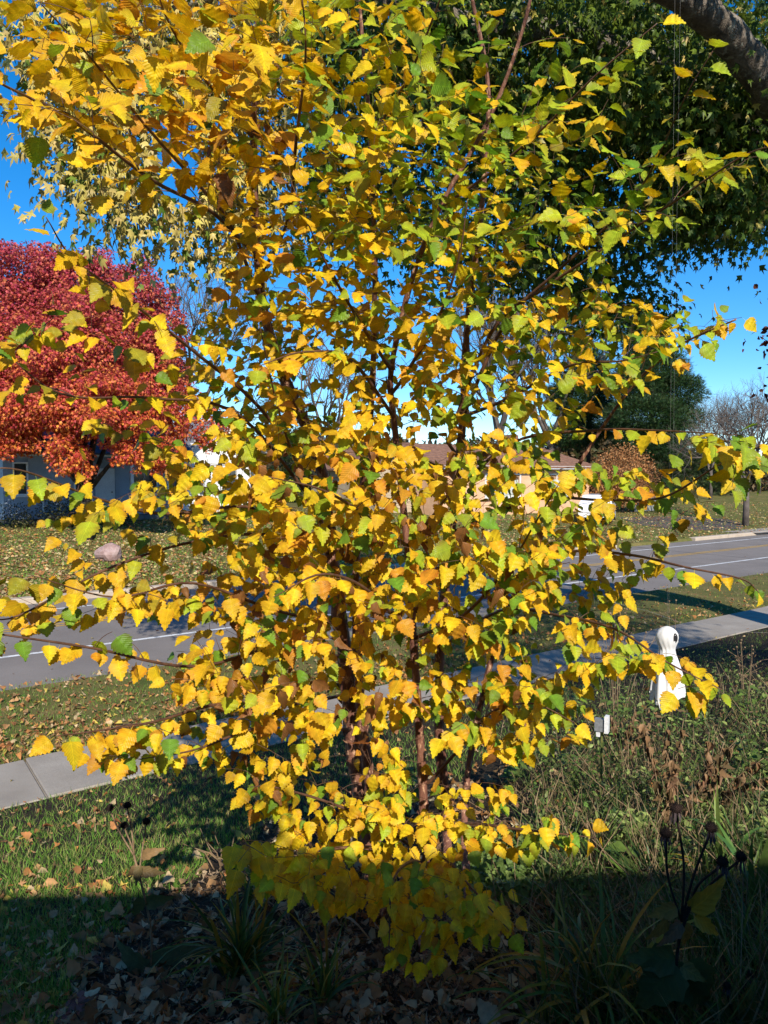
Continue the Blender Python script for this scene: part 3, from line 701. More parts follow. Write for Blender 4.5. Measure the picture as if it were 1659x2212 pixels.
# main branches drawn from the photograph
BR = [
 [(560, 650, 3.1), (500, 490, 2.8), (430, 400, 2.5), (330, 290, 2.1), (200, 130, 1.7), (90, 10, 1.45)],
 [(560, 560, 3.1), (460, 460, 2.7), (330, 390, 2.3), (170, 270, 1.9), (20, 190, 1.6), (-60, 150, 1.5)],
 [(548, 300, 2.9), (450, 180, 2.5), (370, 60, 2.2), (320, -80, 2.0)],
 [(800, 300, 2.9), (880, 170, 2.6), (950, 0, 2.4), (980, -100, 2.3)],
 [(1000, 900, 3.3), (1090, 700, 3.1), (1200, 590, 2.9), (1320, 480, 2.7), (1400, 380, 2.4), (1480, 210, 2.2), (1540, 110, 2.1)],
 [(950, 1000, 3.2), (1060, 720, 2.9), (1180, 620, 2.7), (1300, 540, 2.5), (1450, 440, 2.3), (1600, 340, 2.1), (1690, 310, 2.0)],
 [(950, 450, 2.7), (1050, 380, 2.5), (1170, 280, 2.3), (1290, 160, 2.1), (1420, 50, 2.0)],
 [(980, 1150, 3.4), (1150, 1080, 3.1), (1300, 1080, 2.8), (1430, 1075, 2.5), (1560, 1000, 2.2), (1680, 950, 2.0)],
 [(960, 1250, 3.4), (1090, 1200, 3.1), (1250, 1190, 2.8), (1370, 1200, 2.5), (1480, 1225, 2.3), (1600, 1250, 2.2), (1640, 1280, 2.1)],
 [(950, 1400, 3.5), (1080, 1320, 3.1), (1210, 1330, 2.7), (1330, 1360, 2.4), (1440, 1430, 2.2), (1560, 1490, 2.1)],
 [(950, 1100, 3.4), (1100, 960, 3.1), (1280, 930, 2.8), (1420, 930, 2.5), (1600, 940, 2.2)],
 [(690, 1050, 3.35), (560, 880, 2.9), (420, 760, 2.5), (280, 650, 2.1), (160, 560, 1.8), (100, 470, 1.65)],
 [(690, 1100, 3.35), (520, 900, 2.9), (330, 860, 2.5), (130, 850, 2.2), (-30, 720, 2.0)],
 [(715, 1200, 3.4), (560, 1100, 2.9), (360, 1110, 2.5), (220, 1080, 2.2), (60, 1020, 1.9), (-30, 1010, 1.8)],
 [(740, 1250, 3.4), (600, 1160, 3.0), (420, 1170, 2.7), (230, 1230, 2.4), (40, 1330, 2.1), (-40, 1330, 2.0)],
 [(745, 1350, 3.4), (600, 1320, 2.9), (420, 1260, 2.5), (250, 1290, 2.2), (60, 1240, 2.0)],
 [(745, 1420, 3.42), (600, 1400, 2.8), (420, 1440, 2.4), (200, 1400, 2.1), (0, 1370, 1.9), (-60, 1360, 1.9)],
 [(750, 1500, 3.4), (640, 1520, 2.9), (480, 1520, 2.5), (330, 1560, 2.2), (200, 1580, 2.0), (120, 1590, 1.9)],
 [(768, 1580, 3.4), (640, 1560, 2.9), (530, 1580, 2.5), (420, 1620, 2.3), (300, 1640, 2.15)],
 [(893, 1380, 3.0), (1000, 1330, 2.8), (1100, 1220, 2.5), (1150, 1140, 2.3), (1210, 1040, 2.2)],
 [(918, 1700, 3.02), (990, 1620, 2.9), (1060, 1540, 2.7), (1150, 1520, 2.5), (1240, 1560, 2.4)],
 [(918, 1800, 3.04), (1010, 1780, 2.7), (1110, 1790, 2.5), (1200, 1800, 2.4), (1290, 1810, 2.35)],
 [(916, 1850, 3.04), (820, 1780, 2.7), (700, 1730, 2.5), (590, 1700, 2.35), (540, 1700, 2.3)],
 [(917, 1850, 3.04), (800, 1830, 2.6), (680, 1840, 2.4), (590, 1870, 2.3)],
 [(917, 1900, 3.05), (900, 1860, 2.5), (850, 1900, 2.2), (840, 2050, 2.1)],
 [(917, 1900, 3.05), (950, 1850, 2.5), (1020, 1920, 2.3), (1100, 2010, 2.2)],
 [(845, 800, 2.9), (780, 700, 2.5), (700, 560, 2.3), (640, 420, 2.1)],
 [(880, 1180, 3.0), (800, 1120, 2.5), (700, 1060, 2.2), (580, 1030, 2.0)],
 [(880, 1180, 3.0), (960, 1080, 2.5), (1010, 960, 2.2)],
 [(893, 1380, 3.0), (800, 1280, 2.5), (700, 1240, 2.2), (590, 1290, 2.0)],
 [(715, 1180, 3.4), (640, 1000, 2.8), (600, 880, 2.5), (560, 700, 2.2)],
 [(560, 600, 3.1), (620, 480, 2.7), (640, 300, 2.3), (660, 120, 2.1), (650, -40, 2.0)],
 [(850, 900, 2.95), (760, 780, 2.6), (660, 760, 2.3), (560, 790, 2.1)],
 [(850, 850, 2.95), (940, 700, 2.5), (990, 560, 2.3), (1010, 430, 2.2)],
 [(1000, 900, 3.3), (1100, 860, 2.9), (1230, 790, 2.6), (1340, 780, 2.4), (1420, 760, 2.3)],
]
branches = MB(); bl = []
for c in BR:
    pts = smooth_path(P3(c), 6); a = np.asarray(pts[0]); i = int(np.argmin(((sk.p - a)**2).sum(1)))
    pts[0] = Vector(sk.p[i]); L = sum((pts[j+1]-pts[j]).length for j in range(len(pts)-1))
    rad = np.linspace(min(.0085, sk.r[i]*.7), .0013, len(pts))
    b = MB(); b.tube(pts, rad, 6, rough=.1); b.build('branch', M_twig, birch, smooth=True, world=True)
    sk.add(pts[1:], rad[1:], sk.L[i]); bl.append((pts, rad))
BLOB = [
 (300, 90, 300, 150, 1.6, 2.6, 44), (110, 190, 100, 130, 1.4, 1.9, 5), (420, 320, 200, 140, 1.9, 3.0, 34), (560, 180, 200, 200, 2.1, 3.0, 34),
 (800, 160, 170, 220, 2.0, 3.0, 38), (1000, 120, 90, 200, 2, 2.8, 10), (860, 380, 240, 150, 2.1, 3.2, 52), (1120, 380, 150, 140, 2.1, 3.0, 20),
 (1230, 200, 100, 120, 2, 2.6, 7), (1350, 420, 150, 90, 2.1, 2.7, 12), (1480, 370, 110, 60, 2.1, 2.6, 6),
 (760, 560, 300, 160, 2.2, 3.5, 70), (1150, 560, 180, 130, 2.3, 3.2, 22),
 (680, 780, 320, 170, 2.3, 3.7, 84), (1080, 800, 220, 170, 2.3, 3.5, 46), (1360, 730, 140, 110, 2.4, 3.2, 24), (1480, 710, 80, 60, 2.5, 3, 8),
 (200, 730, 200, 100, 1.7, 2.5, 8), (240, 610, 130, 70, 1.5, 2.1, 2), (360, 920, 180, 80, 2.1, 3.0, 15), (40, 760, 60, 90, 1.9, 2.4, 3),
 (230, 1080, 230, 90, 1.9, 2.8, 10), (640, 1050, 330, 140, 2.1, 3.7, 84), (1030, 1080, 260, 150, 2.2, 3.5, 56), (1380, 1080, 180, 100, 2.3, 3.0, 18),
 (110, 1290, 130, 70, 1.9, 2.5, 7), (430, 1230, 220, 100, 2.1, 3.2, 26), (700, 1250, 260, 130, 2.2, 3.6, 52), (1000, 1250, 220, 120, 2.2, 3.4, 38), (1230, 1240, 160, 90, 2.3, 3.0, 18),
 (200, 1400, 160, 50, 1.9, 2.4, 3), (520, 1420, 200, 100, 2.1, 3.2, 24), (760, 1450, 220, 130, 2.3, 3.5, 30), (1010, 1440, 150, 120, 2.4, 3.4, 18), (1300, 1400, 110, 60, 2.3, 2.6, 6),
 (300, 1590, 160, 50, 1.9, 2.3, 8), (560, 1580, 160, 100, 2.2, 3.0, 20), (850, 1560, 150, 100, 2.3, 3.0, 14), (1110, 1540, 140, 100, 2.3, 3.0, 16), (1180, 1480, 130, 60, 2.4, 3.0, 6),
 (700, 1720, 180, 60, 2.3, 2.7, 22), (960, 1720, 160, 60, 2.4, 2.9, 16), (850, 1800, 250, 50, 2.3, 2.8, 34), (1150, 1790, 150, 40, 2.3, 2.6, 12),
 (780, 1880, 230, 70, 2.1, 2.6, 34), (950, 1920, 140, 70, 2.1, 2.5, 18), (900, 2020, 90, 60, 2.1, 2.3, 9), (620, 1860, 80, 60, 2.0, 2.4, 8), (1050, 1980, 60, 50, 2.15, 2.35, 4), (530, 1850, 45, 70, 1.45, 1.6, 3), (1425, 1415, 60, 30, 2.15, 2.3, 3), (1520, 1490, 60, 30, 2.1, 2.2, 2), (1560, 980, 90, 60, 2.1, 2.3, 5), (1600, 1000, 60, 60, 2.0, 2.2, 3), (1560, 690, 50, 30, 2.6, 2.9, 3), (1560, 340, 80, 30, 2.1, 2.3, 3),
]
tg = []
for cx, cy, rx, ry, d0, d1, k in BLOB:
    for _ in range(int(k*(3.2 if 450 < cx < 1260 and cy < 1600 else 1.3 if cx < 450 and cy > 560 else 3.0 if cy > 1700 and cx > 540 else 2.2))):
        a = rng.random()*2*math.pi; r = math.sqrt(rng.random())
        tg.append(at(cx + rx*r*math.cos(a), cy + ry*r*math.sin(a), d0 + (d1 - d0)*rng.random()**.85))
cen = Vector((BX, BY + .1, 2.4))
tg.sort(key=lambda q: (q - Vector((cen.x, cen.y, min(q.z, 4.2)))).length)
tw = grow(sk, tg, .05, .10, .0009, .006, .05)
tmb = MB()
for pts, rad in tw: tmb.tube(pts, rad, 4, cap=False)
tag(tmb.build('twigs', M_twig, birch, smooth=True, world=True), kind='stuff')
# leaves along twigs and branch ends
LP, LD, LO = [], [], []     # position, twig direction, outward side
def along(pts, spacing, reach):
    pts = [Vector(q) for q in pts]; L = [0]
    for j in range(len(pts)-1): L.append(L[-1] + (pts[j+1]-pts[j]).length)
    tot = L[-1]; d = tot; side = random.choice((-1, 1))
    while d > max(0.02, tot - reach):
        j = max(0, min(len(pts)-2, int(np.searchsorted(L, d) - 1))); u = (d - L[j])/(L[j+1]-L[j] + 1e-9)
        q = pts[j].lerp(pts[j+1], min(u, 1)); t = (pts[j+1]-pts[j]).normalized()
        sd = t.cross(Vector((0, 0, 1))).normalized()*side
        LP.append(q); LD.append(t); LO.append(sd if d < tot - .001 else t)
        d -= spacing*random.uniform(.7, 1.4); side = -side
for pts, rad in tw: along(pts, .029, random.uniform(.16, .36))
for pts, rad in bl: along(pts, .036, .62)
LP = np.array([tuple(q) for q in LP]); LD = np.array([tuple(q) for q in LD]); LO = np.array([tuple(q) for q in LO])
px_, py_, dep = pix_arr(LP)
gap = np.zeros(len(LP), bool)
for (ex, ey, ea, eb) in ((768, 1610, 48, 95), (915, 1600, 30, 150), (745, 1400, 34, 70), (890, 1370, 22, 60)): gap |= ((px_ - ex)/ea)**2 + ((py_ - ey)/eb)**2 < 1
kp = ~(gap & (dep < 3.3) & (rng.random(len(LP)) < .85)); LP, LD, LO = LP[kp], LD[kp], LO[kp]
nL = len(LP); print('birch leaves', nL)
px_, py_, dep = pix_arr(LP)
hang = np.clip((py_ - 250)/900, 0.12, 1)[:, None]
tip = LD*.5 + LO*.8 + np.array([0, 0, -1.0])*(.25 + 1.2*hang) + np.array([0, -.55, 0])*hang + rng.normal(0, .45, (nL, 3))
sd_ = np.array([sun_dir.x, sun_dir.y, sun_dir.z])
nrm = sd_[None]*(1.0 + .5*hang) + np.array([0, 0, 1.0])*(.75*(1 - hang) + .05) + rng.normal(0, .58, (nL, 3))
MM = basis(tip, nrm)
size = rng.uniform(.033, .067, nL)*np.clip(1.08 - .12*(dep - 2.2), .75, 1.15)
top = np.clip((500 - py_)/500, 0, 1); size *= (1 + .18*top)
size = np.where((py_ > 1600), size*.88, size); size = np.where(dep < 1.9, size*np.clip(dep/1.9, .6, 1), size)
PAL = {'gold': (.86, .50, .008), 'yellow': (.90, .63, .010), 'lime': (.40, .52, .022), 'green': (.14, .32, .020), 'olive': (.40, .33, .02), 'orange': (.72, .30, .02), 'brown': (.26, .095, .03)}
keys = list(PAL)
def pick(px, py, r):
    if px > 900 and py < 560: w = dict(gold=.10, yellow=.20, lime=.42, green=.22, olive=.06)
    elif px > 650 and py < 560: w = dict(gold=.26, yellow=.26, lime=.28, green=.13, olive=.07)
    elif px > 1150 and py < 1150: w = dict(gold=.22, yellow=.24, lime=.30, green=.22, orange=.02)
    elif px > 1000: w = dict(gold=.25, yellow=.29, lime=.24, green=.20, orange=.02)
    elif px < 420 and 520 < py < 1300: w = dict(gold=.42, yellow=.26, lime=.10, green=.07, olive=.15)
    elif py < 560: w = dict(gold=.60, yellow=.20, lime=.04, green=.03, olive=.08, orange=.05)
    elif py > 1650: w = dict(gold=.30, yellow=.50, lime=.10, green=.08, orange=.02)
    else: w = dict(gold=.43, yellow=.29, lime=.11, green=.11, orange=.06)
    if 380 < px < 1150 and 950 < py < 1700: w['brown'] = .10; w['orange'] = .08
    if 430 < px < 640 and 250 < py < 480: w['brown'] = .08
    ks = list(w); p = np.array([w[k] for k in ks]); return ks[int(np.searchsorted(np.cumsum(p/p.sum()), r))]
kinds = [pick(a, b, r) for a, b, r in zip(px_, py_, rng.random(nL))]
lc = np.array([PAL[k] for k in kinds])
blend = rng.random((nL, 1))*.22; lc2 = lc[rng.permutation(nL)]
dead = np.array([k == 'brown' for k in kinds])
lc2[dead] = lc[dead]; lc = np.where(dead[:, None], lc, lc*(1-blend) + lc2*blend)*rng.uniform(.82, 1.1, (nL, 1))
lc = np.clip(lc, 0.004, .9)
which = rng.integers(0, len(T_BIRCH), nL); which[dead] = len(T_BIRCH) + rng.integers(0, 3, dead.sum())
tip[dead] = np.array([0, -.2, -1]) + rng.normal(0, .4, (dead.sum(), 3)); MM = basis(tip, nrm)
ALLT = T_BIRCH + T_BIRCH_DEAD
# attach by the stalk
pos = LP + MM[:, :, 1]*(size*.30)[:, None]
inf = (px_ > -20) & (px_ < 1680) & (py_ > -20) & (py_ < 2230)
order = np.argsort(-(size/dep*inf)); single = np.zeros(nL, bool); single[order[:300]] = True
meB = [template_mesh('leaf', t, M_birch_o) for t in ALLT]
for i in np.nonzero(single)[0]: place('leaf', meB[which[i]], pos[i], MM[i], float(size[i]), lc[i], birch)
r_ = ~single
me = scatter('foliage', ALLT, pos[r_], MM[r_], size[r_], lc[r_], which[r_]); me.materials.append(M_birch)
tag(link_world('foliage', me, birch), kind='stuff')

# ------------------------------------------------------------------ the big silver maple overhead
tx, ty = 9.6, 11.0
maple = empty('silver_maple', (tx, ty, ground_z(tx, ty)), 0, 'large old silver maple whose dark green canopy and grey limbs hang across the top right', 'tree')
mk = Skel()
tb_ = Vector((tx, ty, ground_z(tx, ty) - .3))
def limb(ctrl, r0, r1, name='limb', sides=14, mat=M_bark):
    pts = smooth_path(ctrl, 7); rad = np.linspace(r0, r1, len(pts)); b = MB(); b.tube(pts, rad*(1 + .05*np.sin(np.arange(len(pts))*1.1)), sides, rough=.12)
    b.build(name, mat, maple, smooth=True, world=True); mk.add(pts, rad, 0)
limb([tb_, tb_ + Vector((0, 0, 2)), tb_ + Vector((-.1, -.1, 4.5)), (9.3, 10.7, 7.5), (9.0, 10.2, 11)], .5, .3, 'trunk')
limb([(9.4, 10.8, 5.0), at(1760, 330, 9.5), at(1659, 190, 8.6), at(1600, 110, 8.2), at(1540, 45, 7.9), at(1440, -25, 7.5), at(1250, -130, 7), at(900, -300, 6.3), (-.6, 4.5, 9.6)], .235, .08)
limb([(9.4, 10.8, 4.6), at(1700, 460, 11.5), at(1560, 400, 12), at(1450, 330, 12), at(1360, 260, 12), at(1280, 160, 12), at(1130, 140, 12), at(960, 180, 12), at(800, 230, 12)], .27, .05)
limb([at(1450, 330, 12), at(1330, 290, 11), at(1200, 330, 10.5), at(1090, 420, 10), at(1000, 500, 9.6)], .10, .025)
limb([(9.3, 10.8, 6), at(1620, 300, 10), at(1420, 150, 9.5), at(1240, 80, 9), at(1050, 60, 8.5), at(850, 10, 8), at(600, -40, 7.6), at(330, 40, 7.4), at(200, 160, 7.3)], .22, .03)
limb([at(1620, 300, 10), at(1500, 180, 10.5), at(1380, 30, 11), at(1250, -80, 11.5)], .12, .04)
limb([(9.3, 10.6, 6), (9, 8, 8), (7, 5, 9.6), (4, 3, 10.4), (1.5, 2.0, 10.6)], .22, .05)
limb([(9.3, 10.8, 5.5), at(1650, 420, 12.5), at(1500, 520, 12.5), at(1380, 560, 12.3), at(1290, 620, 12.1)], .12, .02)
limb([at(850, 10, 8), at(700, 60, 8.4), at(560, 200, 8.6), at(480, 330, 8.7), at(470, 440, 8.8)], .05, .015)
# leafy clusters: (cx, cy, rx, ry, depth0, depth1, count)
CB = [(1450, 120, 260, 190, 8.5, 13, 150), (1150, 90, 260, 170, 8, 13, 130), (1400, 330, 280, 160, 9, 13.5, 130), (1180, 330, 160, 120, 9, 12.5, 34), (1560, 420, 140, 110, 9.5, 13, 70),
      (1250, 540, 140, 90, 10, 12.5, 34), (1300, 650, 140, 60, 10.5, 12.5, 24), (820, 80, 190, 130, 7.5, 11, 50), (560, 60, 220, 100, 7.2, 9.5, 34), (640, 200, 160, 130, 8, 10, 16),
      (240, 120, 130, 120, 7, 8, 20), (190, 280, 90, 110, 7, 8, 20), (265, 390, 55, 90, 7.1, 7.8, 13), (60, 90, 60, 60, 7, 7.6, 5), (500, 480, 90, 110, 8, 9, 20), (430, 500, 40, 60, 8, 8.6, 4), (900, 320, 200, 150, 9, 12, 44), (1040, 520, 160, 110, 9.5, 12, 26), (760, 470, 130, 90, 9, 11, 14), (950, 130, 160, 120, 8, 11, 30),
      (420, 200, 100, 130, 7.5, 9, 14), (1600, 250, 120, 200, 9, 13, 60)]
ct = []
for cx, cy, rx, ry, d0, d1, k in CB:
    for _ in range(k):
        a = rng.random()*2*math.pi; r = math.sqrt(rng.random()); ct.append(at(cx + rx*r*math.cos(a), cy + ry*r*math.sin(a), d0 + (d1 - d0)*rng.random()))
for _ in range(190): ct.append(Vector((rng.uniform(4.4, 9.4), rng.uniform(-2.8, 2.4), rng.uniform(8.2, 10.0))))
for _ in range(330):     # the canopy above the frame, which shades what hangs below it
    ct.append(Vector((rng.uniform(-.2, 9.5), rng.uniform(3.0, 9.5), 0)))
    ct[-1].z = max(7.9, 3.2 + .78*ct[-1].y) + rng.uniform(.1, 2.8)
ct.sort(key=lambda q: (q - Vector((9.3, 10.8, 7))).length)
mt = grow(mk, ct, .3, -.02, .004, .009, .06, .12, .1)
b = MB()
for pts, rad in mt: b.tube(pts, rad, 4, cap=False)
tag(b.build('branchlets', M_bark_dark, maple, smooth=True, world=True), kind='stuff')
CP, CDn = [], []
for q in ct:
    k = int(rng.integers(44, 72)); v = rng.normal(0, 1, (k, 3))*np.array([.30, .30, .26]); CP.append(np.array(q)[None] + v); CDn.append(v)
CP = np.vstack(CP); V_ = np.vstack(CDn); nM = len(CP)
px_, py_, dep = pix_arr(CP); dep = np.where(CP[:, 1] < .5, 99, dep)
keep = ~((px_ > 340) & (px_ < 430) & (py_ > 250) & (py_ < 430)); keep &= ((dep > 1) | (CP[:, 1] < 0))
CP, V_, px_, py_, dep = CP[keep], V_[keep], px_[keep], py_[keep], dep[keep]; nM = len(CP); print('maple leaves', nM)
tip = V_*1.2 + np.array([0, 0, -.75]) + rng.normal(0, .3, (nM, 3)); nrm = np.array([0, -.35, 1.0]) + rng.normal(0, .5, (nM, 3))
MM = basis(tip, nrm); size = rng.uniform(.105, .175, nM)
g = np.array([.06, .12, .018]); g2_ = np.array([.19, .26, .03]); yl = np.array([.72, .60, .13]); pk = np.array([.66, .48, .18])
cc = g + (g2_ - g)*rng.random((nM, 1)); left = (px_ < 650) & (py_ > -50) & (dep < 50)
isy = np.where(left, rng.random(nM) < .85, rng.random(nM) < .08)
cc[isy] = (yl + (pk - yl)*rng.random((isy.sum(), 1)))*rng.uniform(.6, 1.1, (isy.sum(), 1))
inf = (px_ > 0) & (px_ < 1659) & (py_ > 0) & (py_ < 800)
order = np.argsort(-(size/dep*inf)); single = np.zeros(nM, bool); single[order[:300]] = True
which = rng.integers(0, 3, nM)
meM = [template_mesh('leaf', t, M_maple_o) for t in T_SILVER]
for i in np.nonzero(single)[0]: place('leaf', meM[which[i]], CP[i], MM[i], float(size[i]), cc[i], maple)
r_ = ~single
me = scatter('foliage', T_SIMPLE, CP[r_], MM[r_], size[r_], cc[r_], which[r_]); me.materials.append(M_maple)
tag(link_world('foliage', me, maple), kind='stuff')

# ------------------------------------------------------------------ other trees
def rec_branches(mb, p, d, L, r, depth, spread=.55, up=.25, tips=None, sides=5, ratio=.72, kids=3):
    k = 4; pts = [p]; q = p.copy(); dd = d.copy()
    for j in range(k):
        dd = (dd + Vector(rng.normal(0, .09, 3)) + Vector((0, 0, up*.12))).normalized(); q = q + dd*L/k; pts.append(q.copy())
    mb.tube(pts, np.linspace(r, r*.6, k+1), max(3, sides), cap=False)
    if depth == 0:
        if tips is not None: tips.append((q, dd))
        return
    for c in range(kids + (1 if depth > 2 else 0)):
        j = random.choice((2, 3, 4, 4)) if c else 4
        nd = (dd + Vector(rng.normal(0, spread, 3)) + Vector((0, 0, up))).normalized()
        rec_branches(mb, pts[j].copy(), nd, L*ratio*random.uniform(.75, 1.1), r*.55, depth-1, spread, up, tips, sides-1, ratio, kids)
def bare_tree(name, px, py_base, dist, h, label, depth=5, spread=.5, mat=M_bark_grey, kids=3, group=None, r=None, trunkfrac=.28):
    x = (px - 829.5)/F*dist; z = ground_z(x, dist)
    t = empty(name, (x, dist, z), 0, label, 'tree', group)
    mb = MB(); tr = MB(); tr.tube([(0, 0, -.2), (.02, 0, h*trunkfrac*.5), (0, .03, h*trunkfrac)], [r or h*.022, (r or h*.022)*.85, (r or h*.022)*.75], 8, rough=.1)
    tr.build('trunk', mat, t, smooth=True)
    for c in range(4):
        a = c*1.57 + random.random(); rec_branches(mb, Vector((0, 0, h*trunkfrac*random.uniform(.75, 1))), Vector((math.cos(a)*.5, math.sin(a)*.5, 1)).normalized(), h*.26, (r or h*.022)*.55, depth-1, spread, .22, None, 5, .74, kids)
    tag(mb.build('crown', mat, t), kind='stuff'); return t
grp = 'bare trees beyond the far houses'
bare_tree('bare_tree', 400, 1000, 52, 17, 'tall leafless tree standing against the sky between the red maple and the birch stem', 6, .42, group=grp)
bare_tree('bare_tree', 1080, 1000, 58, 19, 'tall leafless tree rising behind the brown roof of the tan house', 6, .42, group=grp)
bare_tree('bare_tree', 1190, 1000, 62, 17, 'leafless tree behind the right end of the tan house roof', 6, .42, group=grp)
bare_tree('bare_tree', 1612, 1115, 42, 8.5, 'leafless street tree at the right edge beyond the driveway', 6, .55, group=grp, r=.2)
bare_tree('bare_tree', 1535, 1110, 60, 9.5, 'twiggy leafless tree between the pine and the right edge', 6, .55, group=grp, r=.16)
bare_tree('bare_tree', 1640, 1100, 70, 10, 'farther leafless tree behind the street tree at the right edge', 6, .55, group=grp, r=.16)
bare_tree('bare_tree', 700, 1000, 60, 15, 'leafless tree hidden behind the middle of the birch crown', 5, .45, group=grp)

def crown_blobs(blobs, per_m3, shell=.55):
    """points filling ellipsoids, denser towards the surface: (x,y,z,rx,ry,rz)"""
    out, dirs = [], []
    for x, y, z, rx, ry, rz in blobs:
        k = int(4.2*rx*ry*rz*per_m3); u = rng.normal(0, 1, (k, 3)); u /= np.linalg.norm(u, axis=1, keepdims=True)
        r = shell + (1 - shell)*rng.random(k)**.7 + rng.normal(0, .07, k); out.append(np.array([x, y, z]) + u*r[:, None]*np.array([rx, ry, rz])); dirs.append(u)
    return np.vstack(out), np.vstack(dirs)
def leafy_tree(name, loc, label, blobs, per, size, cols, temps, trunk_r, trunk_h, mat_leaf, mat_bark=M_bark_dark, cat='tree', fork=4, down=.3, shell=.5, group=None):
    t = empty(name, loc, 0, label, cat, group)
    tr = MB(); tr.tube([(0, 0, -.25), (0, 0, trunk_h*.5), (.04, 0, trunk_h)], [trunk_r, trunk_r*.8, trunk_r*.7], 10, rough=.12); tr.build('trunk', mat_bark, t, smooth=True)
    br = MB()
    for b_ in [q for q in blobs if q[3] > .9 or len(blobs) < 30]:
        e = Vector(b_[:3]); s = Vector((0, 0, trunk_h*random.uniform(.7, 1))); m = (s + e)/2 + Vector((0, 0, .15*(e-s).length))
        pts = smooth_path([s, m, e], 4); br.tube(pts, np.linspace(trunk_r*.4, .02, len(pts)), 6, cap=False)
    tag(br.build('limbs', mat_bark, t, smooth=True), kind='stuff')
    P, U = crown_blobs(blobs, per, shell); k = len(P)
    tip = U + np.array([0, 0, -down]) + rng.normal(0, .5, (k, 3)); nr = U*.8 + np.array([0, -.1, .6]) + rng.normal(0, .6, (k, 3))
    c = np.array(cols)[rng.integers(0, len(cols), k)]*rng.uniform(.7, 1.15, (k, 1))
    if name == 'red_maple':
        w_ = np.clip((P[:, 2] - 3.0)/6.5 + rng.normal(0, .12, k), 0, 1)[:, None]; c = c*(1 - w_)*np.array([1.25, 1.9, 1.1]) + w_*(c*np.array([.85, .75, 1.3]) + np.array([.05, .025, .035]))
    me = scatter('crown', temps, P, basis(tip, nr), rng.uniform(size*.7, size*1.3, k), c); me.materials.append(mat_leaf)
    tag(link('crown', me, t), kind='stuff'); return t
# red maple: clumps
rp = on_ground(188, 1166); RS = rp.y/F       # metres per picture unit at the tree
def rb(px, py, rpx, rpy, dy=0, ry=None): return ((px - 829.5)*RS - rp.x, dy, (1020 - py)*RS + CAMZ - rp.z, rpx*RS, (ry or rpx)*RS, rpy*RS)
RB = [rb(60, 600, 100, 85), rb(190, 620, 110, 95), rb(300, 640, 85, 90), rb(-80, 640, 120, 110), rb(40, 730, 140, 110, -.4), rb(210, 760, 140, 120, -.9), rb(350, 760, 70, 120), rb(-60, 860, 140, 110), rb(90, 880, 130, 85, -1.2),
      rb(260, 890, 130, 90, -1.2), rb(390, 880, 50, 90), rb(20, 960, 90, 42, -.9), rb(180, 985, 60, 55, -1.3), rb(215, 1010, 34, 40, -1.5), rb(330, 975, 80, 45, -.8), rb(450, 920, 50, 60, .5), rb(120, 700, 150, 150, 1.5), rb(300, 820, 130, 130, 1.5), rb(0, 820, 150, 140, 1.5), rb(345, 1000, 50, 30, -1)]
RB2 = []
for b_ in RB:
    RB2.append(tuple(b_[:3]) + tuple(v*.72 for v in b_[3:]))
    for _ in range(16):
        d_ = rng.normal(0, 1, 3); d_ /= np.linalg.norm(d_); f_ = rng.uniform(.2, .34)
        RB2.append((b_[0] + d_[0]*b_[3]*.8, b_[1] + d_[1]*b_[4]*.8, b_[2] + d_[2]*b_[5]*.8, b_[3]*f_, b_[4]*f_, b_[5]*f_*.8))
reds = [(.62, .07, .045), (.72, .14, .04), (.50, .04, .06), (.78, .22, .06), (.42, .03, .04), (.66, .10, .08)]
leafy_tree('red_maple', (rp.x, rp.y, rp.z), 'red maple in full autumn colour on the lawn across the street at left', RB2, 560, .145, reds, T_SIMPLE, .26, 2.3, M_tinyleaf, down=.5, shell=.45)
# orange shrub
sp0 = on_ground(1345, 1107); k_ = sp0.y/F
def sb_(o, px, py, rx, ry, dy=0): kk = o.y/F; return ((px - 829.5)*kk - o.x, dy, (1020 - py)*kk + CAMZ - o.z, rx*kk, rx*kk, ry*kk)
leafy_tree('orange_shrub', (sp0.x, sp0.y, sp0.z), 'rounded shrub with rusty orange leaves beside the tan house', [sb_(sp0, 1345, 1010, 62, 50), sb_(sp0, 1310, 1040, 40, 45), sb_(sp0, 1385, 1045, 45, 45), sb_(sp0, 1345, 1060, 60, 35)], 240, .10, [(.55, .24, .09), (.48, .19, .07), (.62, .32, .14), (.34, .14, .06)], T_OVAL, .08, .6, M_tinyleaf, shell=.35, cat='shrub')
